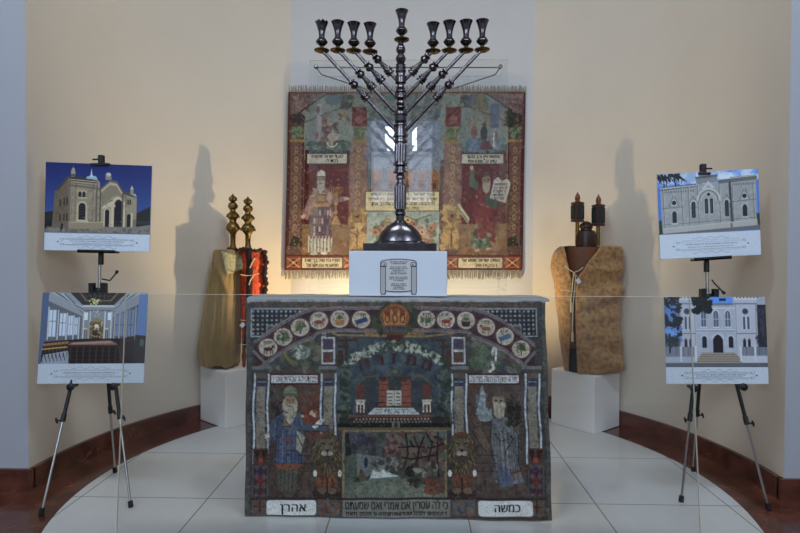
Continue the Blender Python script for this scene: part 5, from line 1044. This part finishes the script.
red.loft(rr).build('brocade_cover', M['red'], lt, angle=60)
YF = YL - .06
def band(pts, r, name, m, wob=.25):
    P = []; Q = []
    for (a, b) in zip(pts[:-1], pts[1:]):
        for k in range(8): P.append(Vector(a)+(Vector(b)-Vector(a))*(k/8))
    P.append(Vector(pts[-1]))
    Q = [r*(1+wob*math.sin(i*1.7)+wob*.6*math.sin(i*.9+1)) for i in range(len(P))]
    MB().tube(P, Q, 10).build(name, m, lt, angle=180)
def lp(x, y, d): p = at(x, y, YL+d); return (p.x, YL+d, p.z)
band([lp(249, 249, -.055), lp(249.4, 270, -.062), lp(249, 300, -.062), lp(247.6, 330, -.06), lp(246.5, 346, -.05)], .021, 'dark_trim', M['fur'], .12)
band([lp(264, 251, -.01), lp(266, 262, -.02), lp(264.4, 274, -.02), lp(266, 285, -.02), lp(263.5, 297, -.015), lp(263, 330, -.01)], .017, 'dark_trim', M['fur'], .3)
band([lp(228, 249.6, -.02), lp(236, 249.8, -.05), lp(244, 249, -.06), lp(252, 250, -.055), lp(258, 251.5, -.05), lp(262, 249, -.02)], .012, 'dark_trim', M['maroon'], .35)
MB().tube([lp(240.5, 274.6, -.105), lp(246, 275.6, -.082), lp(252, 275.4, -.075), lp(259, 273.5, -.06)], .004, 6).tube([lp(254, 275, -.074), lp(250.5, 280, -.08), lp(248.8, 285, -.085)], .005, 6).build('tie_cord', M['cord'], lt)
MB().tube([lp(255, 258, -.07), lp(252, 263, -.078), lp(250, 268, -.08)], .005, 6).build('tie_cord', M['cord'], lt)
MB().tube([lp(239, 345, -.09), lp(246, 344.6, -.085), lp(254, 344, -.06)], .003, 6).build('tie_cord', M['cord'], lt)
MB().tube([lp(240, 320, -.1), lp(246, 320.5, -.085)], .002, 6).build('tie_cord', M['cord'], lt)
c_ = Vector(lp(242.4, 325, -.125)); MB().box((-.013, -.001, -.015), (.013, .001, .015), Matrix.Translation(c_) @ Matrix.Rotation(R_(40), 4, 'Y')).build('paper_tag', M['tagw'], lt, smooth=False)
for x, ya, yb, d in ((228, 357, 369.4, -.06), (244, 345, 366.4, -.03)):
    p = at(x, yb, YL+d); zz = lambda y: at(x, y, YL+d).z; h = zz(ya)-ZP
    MB().lathe([(1.2*SL, ZP+.0004), (1.7*SL, ZP+.012), (1.7*SL, ZP+h*.3), (2.5*SL, ZP+h*.5), (1.6*SL, ZP+h*.7), (1.8*SL, ZP+h+.02)], (p.x, YL+d, 0), 14).build('roller_handle', M['wood'], lt)
def brass_finial(px, top, base, label):
    s = SL; p = at(px, base, YL); zz = lambda f: at(px, top+(base-top)*f, YL).z; x = p.x
    e = empty('torah_finial', (x, YL, at(px, base, YL).z), label, 'finial', 'brass finials on the gold covered scroll')
    MB().lathe([(3.2*s, zz(1)), (3.0*s, zz(.94)), (2.5*s, zz(.9)), (2.7*s, zz(.74)), (3.6*s, zz(.71)), (4.2*s, zz(.69)), (6.6*s, zz(.645)), (6.9*s, zz(.61)), (6.0*s, zz(.575)), (5.4*s, zz(.55)), (3.6*s, zz(.52)), (3.4*s, zz(.48)), (4.4*s, zz(.455)), (6.0*s, zz(.42)), (6.2*s, zz(.39)), (4.6*s, zz(.355)), (3.0*s, zz(.33)), (2.6*s, zz(.30)), (4.4*s, zz(.27)), (4.9*s, zz(.23)), (4.2*s, zz(.19)), (2.4*s, zz(.165)), (1.5*s, zz(.15))], (x, YL, 0), 24).build('shaft', M['old_brass'], e, angle=30)
    cr_ = MB(); zc = zz(.15); r = 3.6*s
    for k in range(6):
        a = 2*math.pi*k/6; c, q = math.cos(a), math.sin(a)
        cr_.tube([(x+1.2*s*c, YL+1.2*s*q, zc), (x+r*c, YL+r*q, zc+1.6*s), (x+r*1.05*c, YL+r*1.05*q, zc+3.4*s), (x+.5*r*c, YL+.5*r*q, zc+5*s), (x, YL, zc+5.2*s)], .75*s, 6)
    cr_.lathe([(.6*s, 0), (1.4*s, 1*s), (.9*s, 2*s), (.2*s, 3*s)], (x, YL, zc+4.9*s), 10); cr_.lathe([(r*1.08, 0), (r*1.15, .4*s), (r*1.08, .8*s)], (x, YL, zc+2.2*s), 18)
    cr_.build('crown', M['old_brass'], e)
    for z0, rr_, nb in ((zz(.63), 6.7*s, 7), (zz(.41), 5.6*s, 6)):
        for k in range(nb):
            a = 2*math.pi*(k+.25)/nb
            MB().lathe([(.3*s, 1.2*s), (.9*s, .6*s), (1.0*s, -.8*s), (1.1*s, -1.4*s), (.5*s, -1.5*s)], (x+rr_*math.cos(a), YL+rr_*math.sin(a), z0), 8).build('bell', M['old_brass'], e)
brass_finial(233, 193, 249.4, 'tiered brass finial with crown, left and taller one of the pair over the gold cloth')
brass_finial(248, 196.3, 249.3, 'tiered brass finial with crown, the one over the red brocade side')

# ------------------------------------------------------------------ easels and photo boards
def leg(parent, top, foot, split, knob_dir, r=0.0085):
    top = Vector(top); foot = Vector(foot); d = (foot-top); m_ = top + d*split; u = d.normalized()
    L = MB().tube([top, m_], r, 10).build('leg', M['black'], parent)
    MB().tube([m_ - u*.03, foot - u*.012], r*.62, 10).build('lower_tube', M['chrome'], L)
    MB().lathe([(r*.8, -.030), (r*1.25, -.028), (r*1.3, -.002), (r*.9, 0)], foot, 12, axis=u).build('rubber_foot', M['rubber'], L)
    k = Vector((knob_dir, -.3, .0)).normalized()
    kb = MB().lathe([(r*1.25, -.03), (r*1.3, -.028), (r*1.3, .006), (r, .008)], m_, 12, axis=u)
    kb.tube([m_, m_ + k*.024], .004, 8); c = m_ + k*.026
    kb.tube([c + Vector((-.004, 0, .013)), c, c + Vector((.004, 0, -.013))], [.0035, .006, .0035], 8)
    kb.build('lock_knob', M['black'], L)
def easel(hub, feet, pegs, ledge, topc, crank, label, lean):
    """hub: (px, py, Y); feet [(px, py)] on the floor: left, right, rear; pegs: where the lower board rests"""
    H = at(*hub); e = empty('easel', (H.x, H.y, 0), label, 'easel')
    F = []
    for i, (px, py) in enumerate(feet):
        dd = at(px, py, 1.0) - CAMLOC; t = (0.0031-EYE)/dd.z if i else (0.0005-EYE)/dd.z
        p = CAMLOC + dd*t
        if (p.x-CX)**2 + (p.y-CY)**2 > RT**2: t = (0.0005-EYE)/dd.z; p = CAMLOC + dd*t
        F.append(p)
    offs = [(-.03, -.012), (.03, -.012), (0, .02)] if F[0].x < F[1].x else [(.03, -.012), (-.03, -.012), (0, .02)]
    for p, o, kd, sp in zip(F, offs, ((-1 if F[0].x < H.x else 1), (1 if F[1].x > H.x else -1), 1), (.60, .60, .65)):
        leg(e, H + Vector((o[0], o[1], -.02)), p, sp, kd)
    hb = MB().lathe([(.016, -.05), (.026, -.045), (.028, .0), (.018, .012)], H + Vector((0, 0, .0)), 18)
    for o in offs: hb.box((o[0]-.012, o[1]-.012, -.05), (o[0]+.012, o[1]+.012, .035), Matrix.Translation(H))
    hb.build('hub', M['black'], e, angle=30)
    T = at(*topc); Lg = at(*ledge)
    cp = lambda s: H + (T-H)*s
    MB().tube([H, T], .0075, 12).build('column', M['chrome'], e)
    sl = MB().tube([Lg + Vector((0, .016, .03)), Lg + Vector((0, .012, -.07))], .0125, 12)
    sl.build('sleeve', M['black'], e)
    lv = MB().tube([at(crank[0][0], crank[0][1], H.y-.01), at(crank[1][0], crank[1][1], H.y-.025), at(crank[2][0], crank[2][1], H.y-.035)], .0035, 8)
    lv.lathe([(.004, 0), (.0075, .004), (.0075, .016), (.003, .02)], at(crank[2][0], crank[2][1], H.y-.035), 10, axis=(.5, -.3, .6 if crank[2][1] < crank[1][1] else -.6)); lv.build('crank_lever', M['black'], e)
    return e, H, T, Lg
def board(name, corners, Yt, Yb, art, label, dims):
    """corners in pixels TL, TR, BR, BL"""
    W, H = dims; P = [at(x, y, Y) for (x, y), Y in zip(corners, (Yt, Yt, Yb, Yb))]
    nrm = ((P[1]-P[0]).cross(P[3]-P[0])).normalized()
    if nrm.y > 0: nrm = -nrm
    pos = lambda u, v, d=0: P[0]*(1-u)*(1-v) + P[1]*u*(1-v) + P[2]*u*v + P[3]*(1-u)*v + nrm*d
    m_ = MB(); f = [pos(0,0), pos(1,0), pos(1,1), pos(0,1)]; m_.add([p for p in f] + [p - nrm*.006 for p in f], [(0,3,2,1), (4,5,6,7), (0,1,5,4), (1,2,6,5), (2,3,7,6), (3,0,4,7)])
    o = m_.build(name, M['foam'], smooth=False)
    pr = painted_grid('print', art, lambda x, y: tuple(pos(x/W, y/H, .0012)), M['print'], o, smooth=False); solid(pr, .001)
    tag(o, label, 'photo board'); return o, pos, nrm

def dress(e, Lg_px, clip_px, pegs, ub, lb, Yl, Yu, Yp):
    """ledge, top clamp and pegs that carry the two boards"""
    a, b = at(Lg_px[0], Lg_px[1], Yl), at(Lg_px[2], Lg_px[3], Yl); d = (b-a); u = d.normalized(); c = (a+b)/2; L = d.length
    Mx = Matrix.Translation(c) @ Matrix.Rotation(-math.atan2(u.z, u.x), 4, 'Y')
    g = MB().box((-L/2, -.022, -.010), (L/2, .020, -.0005), Mx).box((-L/2, -.022, -.010), (L/2, -.016, .006), Mx); g.build('ledge', M['black'], e, smooth=False, bevel=.002)
    p = at(clip_px[0], clip_px[1], Yu); w = clip_px[2]
    g = MB().box((p.x-w, Yu-.014, p.z-.008), (p.x+w, Yu+.012, p.z+.004)).box((p.x-.012, Yu-.006, p.z), (p.x+.012, Yu+.018, p.z+.045))
    g.tube([(p.x-.005, Yu-.004, p.z+.024), (p.x+clip_px[3]*.032, Yu-.018, p.z+.020)], .0045, 8)
    g.build('top_clamp', M['black'], e, smooth=False, bevel=.002)
    for px, py in pegs:
        p = at(px, py, Yp)
        g = MB().tube([(p.x, Yp+.035, p.z-.008), (p.x, Yp-.016, p.z-.008)], .008, 10).lathe([(.012, 0), (.017, .003), (.017, .012), (.012, .015)], (p.x, Yp-.010, p.z-.008), 16, axis=(0, -1, 0))
        g.build('support_peg', M['black'], e)

# left easel
YH = 2.76
eL, H, T, Lg = easel((99.5, 290, YH), [(41, 515), (131, 507.5), (115, 472.5)], None, (99.5, 250.5, 2.735), (101.5, 155, 2.80), [(102, 279), (110, 280.5), (116, 273.5)], 'black and silver tripod easel at the left holding two building photographs', 0)
dress(eL, (79.5, 250.6, 117.5, 251.4), (100.8, 164.2, .045, -1), [(72.6, 384.6), (115, 384)], None, None, 2.712, 2.765, 2.60)
board('photo_board', [(46, 162), (152, 166), (149.4, 252), (44.2, 250.2)], 2.762, 2.710, art_a(), 'photograph of a domed stone building under deep blue sky, upper board on the left easel', (430, 360))
board('photo_board', [(43, 292.4), (148, 293.2), (143.6, 383), (37, 384)], 2.655, 2.600, art_b(), 'photograph of a hall with chandeliers and benches, lower board on the left easel', (430, 368))
# right easel
eR, H, T, Lg = easel((707.5, 296, YH), [(769, 510), (681, 502), (693, 471.5)], None, (708, 257.5, 2.735), (703.5, 163, 2.80), [(712, 280), (715, 284), (722, 291)], 'black and silver tripod easel at the right holding two building photographs', 0)
dress(eR, (692, 259.2, 729.5, 256.6), (703.5, 173.4, .028, 1), [(692, 386), (741.5, 384.4)], None, None, 2.712, 2.765, 2.60)
board('photo_board', [(656.8, 174.6), (757.8, 168.8), (761, 254.8), (660.4, 259.4)], 2.762, 2.710, art_c(), 'photograph of a pale ornate stone facade, upper board on the right easel', (414, 355))
board('photo_board', [(664, 297), (765, 297), (768.6, 384), (666.2, 384)], 2.655, 2.600, art_d(), 'photograph of a white facade with two square towers, lower board on the right easel', (387, 330))

# ------------------------------------------------------------------ glass barrier in front, floor lamps behind the table
gx0b, gx1b = at(117.5, 500, 1.97).x, at(701, 500, 1.97).x; gt0, gt1 = at(125.5, 296, 2.03), at(690, 295, 2.03); z_t = (gt0.z+gt1.z)/2
gb = empty('glass_barrier', ((gx0b+gx1b)/2, 2.0, 0), 'waist-high clear glass pane standing in front of the tapestry table', 'glass barrier')
th = .008
v = []
for dy in (0, th):
    v += [(gx0b-.004, 1.955+dy, .012), (gx1b+.004, 1.955+dy, .012), (gt1.x, 2.03+dy, z_t), (gt0.x, 2.03+dy, z_t)]
MB().add(v, [(0,1,2,3), (7,6,5,4), (0,4,5,1), (1,5,6,2), (2,6,7,3), (3,7,4,0)]).build('glass_pane', M['glass_rail'], gb, smooth=False)
for p0, p1 in (((gx0b-.004, 1.959, .03), (gt0.x, 2.034, z_t)), ((gx1b+.004, 1.959, .03), (gt1.x, 2.034, z_t))):
    MB().tube([p0, p1], .0024, 6).build('pane_edge', M['glass_edge'], gb)
MB().tube([(gt0.x, 2.034, z_t), (gt1.x, 2.034, z_t)], .0007, 6).build('pane_edge', M['glass_edge'], gb)
MB().box((gx0b-.02, 1.93, 0.0035), (gx1b+.02, 1.99, .03)).build('base_channel', M['chrome'], gb, smooth=False)

glow = bpy.data.materials.new('warm_lamp_glass'); glow.use_nodes = True
gb_ = glow.node_tree.nodes['Principled BSDF']; gb_.inputs['Emission Color'].default_value = (1, .62, .25, 1); gb_.inputs['Emission Strength'].default_value = 6
def uplight(x, y, aim, power, label):
    e = empty('floor_spotlight', (x, y, 0.0031), label, 'lamp', 'floor lamps behind the table')
    MB().lathe([(.07, .0005), (.07, .012), (.02, .016), (.012, .03), (.012, .62)], (x, y, .0031), 20).build('base', M['black'], e)
    c = Vector((x, y, .66)); a = Vector(aim).normalized()
    MB().lathe([(.03, -.07), (.05, -.05), (.055, .05), (.050, .052), (.045, .045)], c, 20, axis=a).build('lamp_housing', M['black'], e)
    MB().lathe([(.046, .046), (.046, .050)], c, 20, axis=a).build('lamp_lens', glow, e)
    l = bpy.data.lights.new('warm_spot', 'SPOT'); l.energy = power; l.color = (1.0, .78, .42); l.spot_size = R_(150); l.spot_blend = .6; l.shadow_soft_size = .022
    o = bpy.data.objects.new('warm_spot', l); COL.objects.link(o); o.location = c + a*.065; o.rotation_euler = a.to_track_quat('-Z', 'Y').to_euler()
uplight(-.36, 3.68, (-.45, .6, .75), 38, 'small black floor lamp behind the table, on its left half')
uplight(.32, 3.68, (.45, .6, .75), 21, 'small black floor lamp behind the table, on its right half')
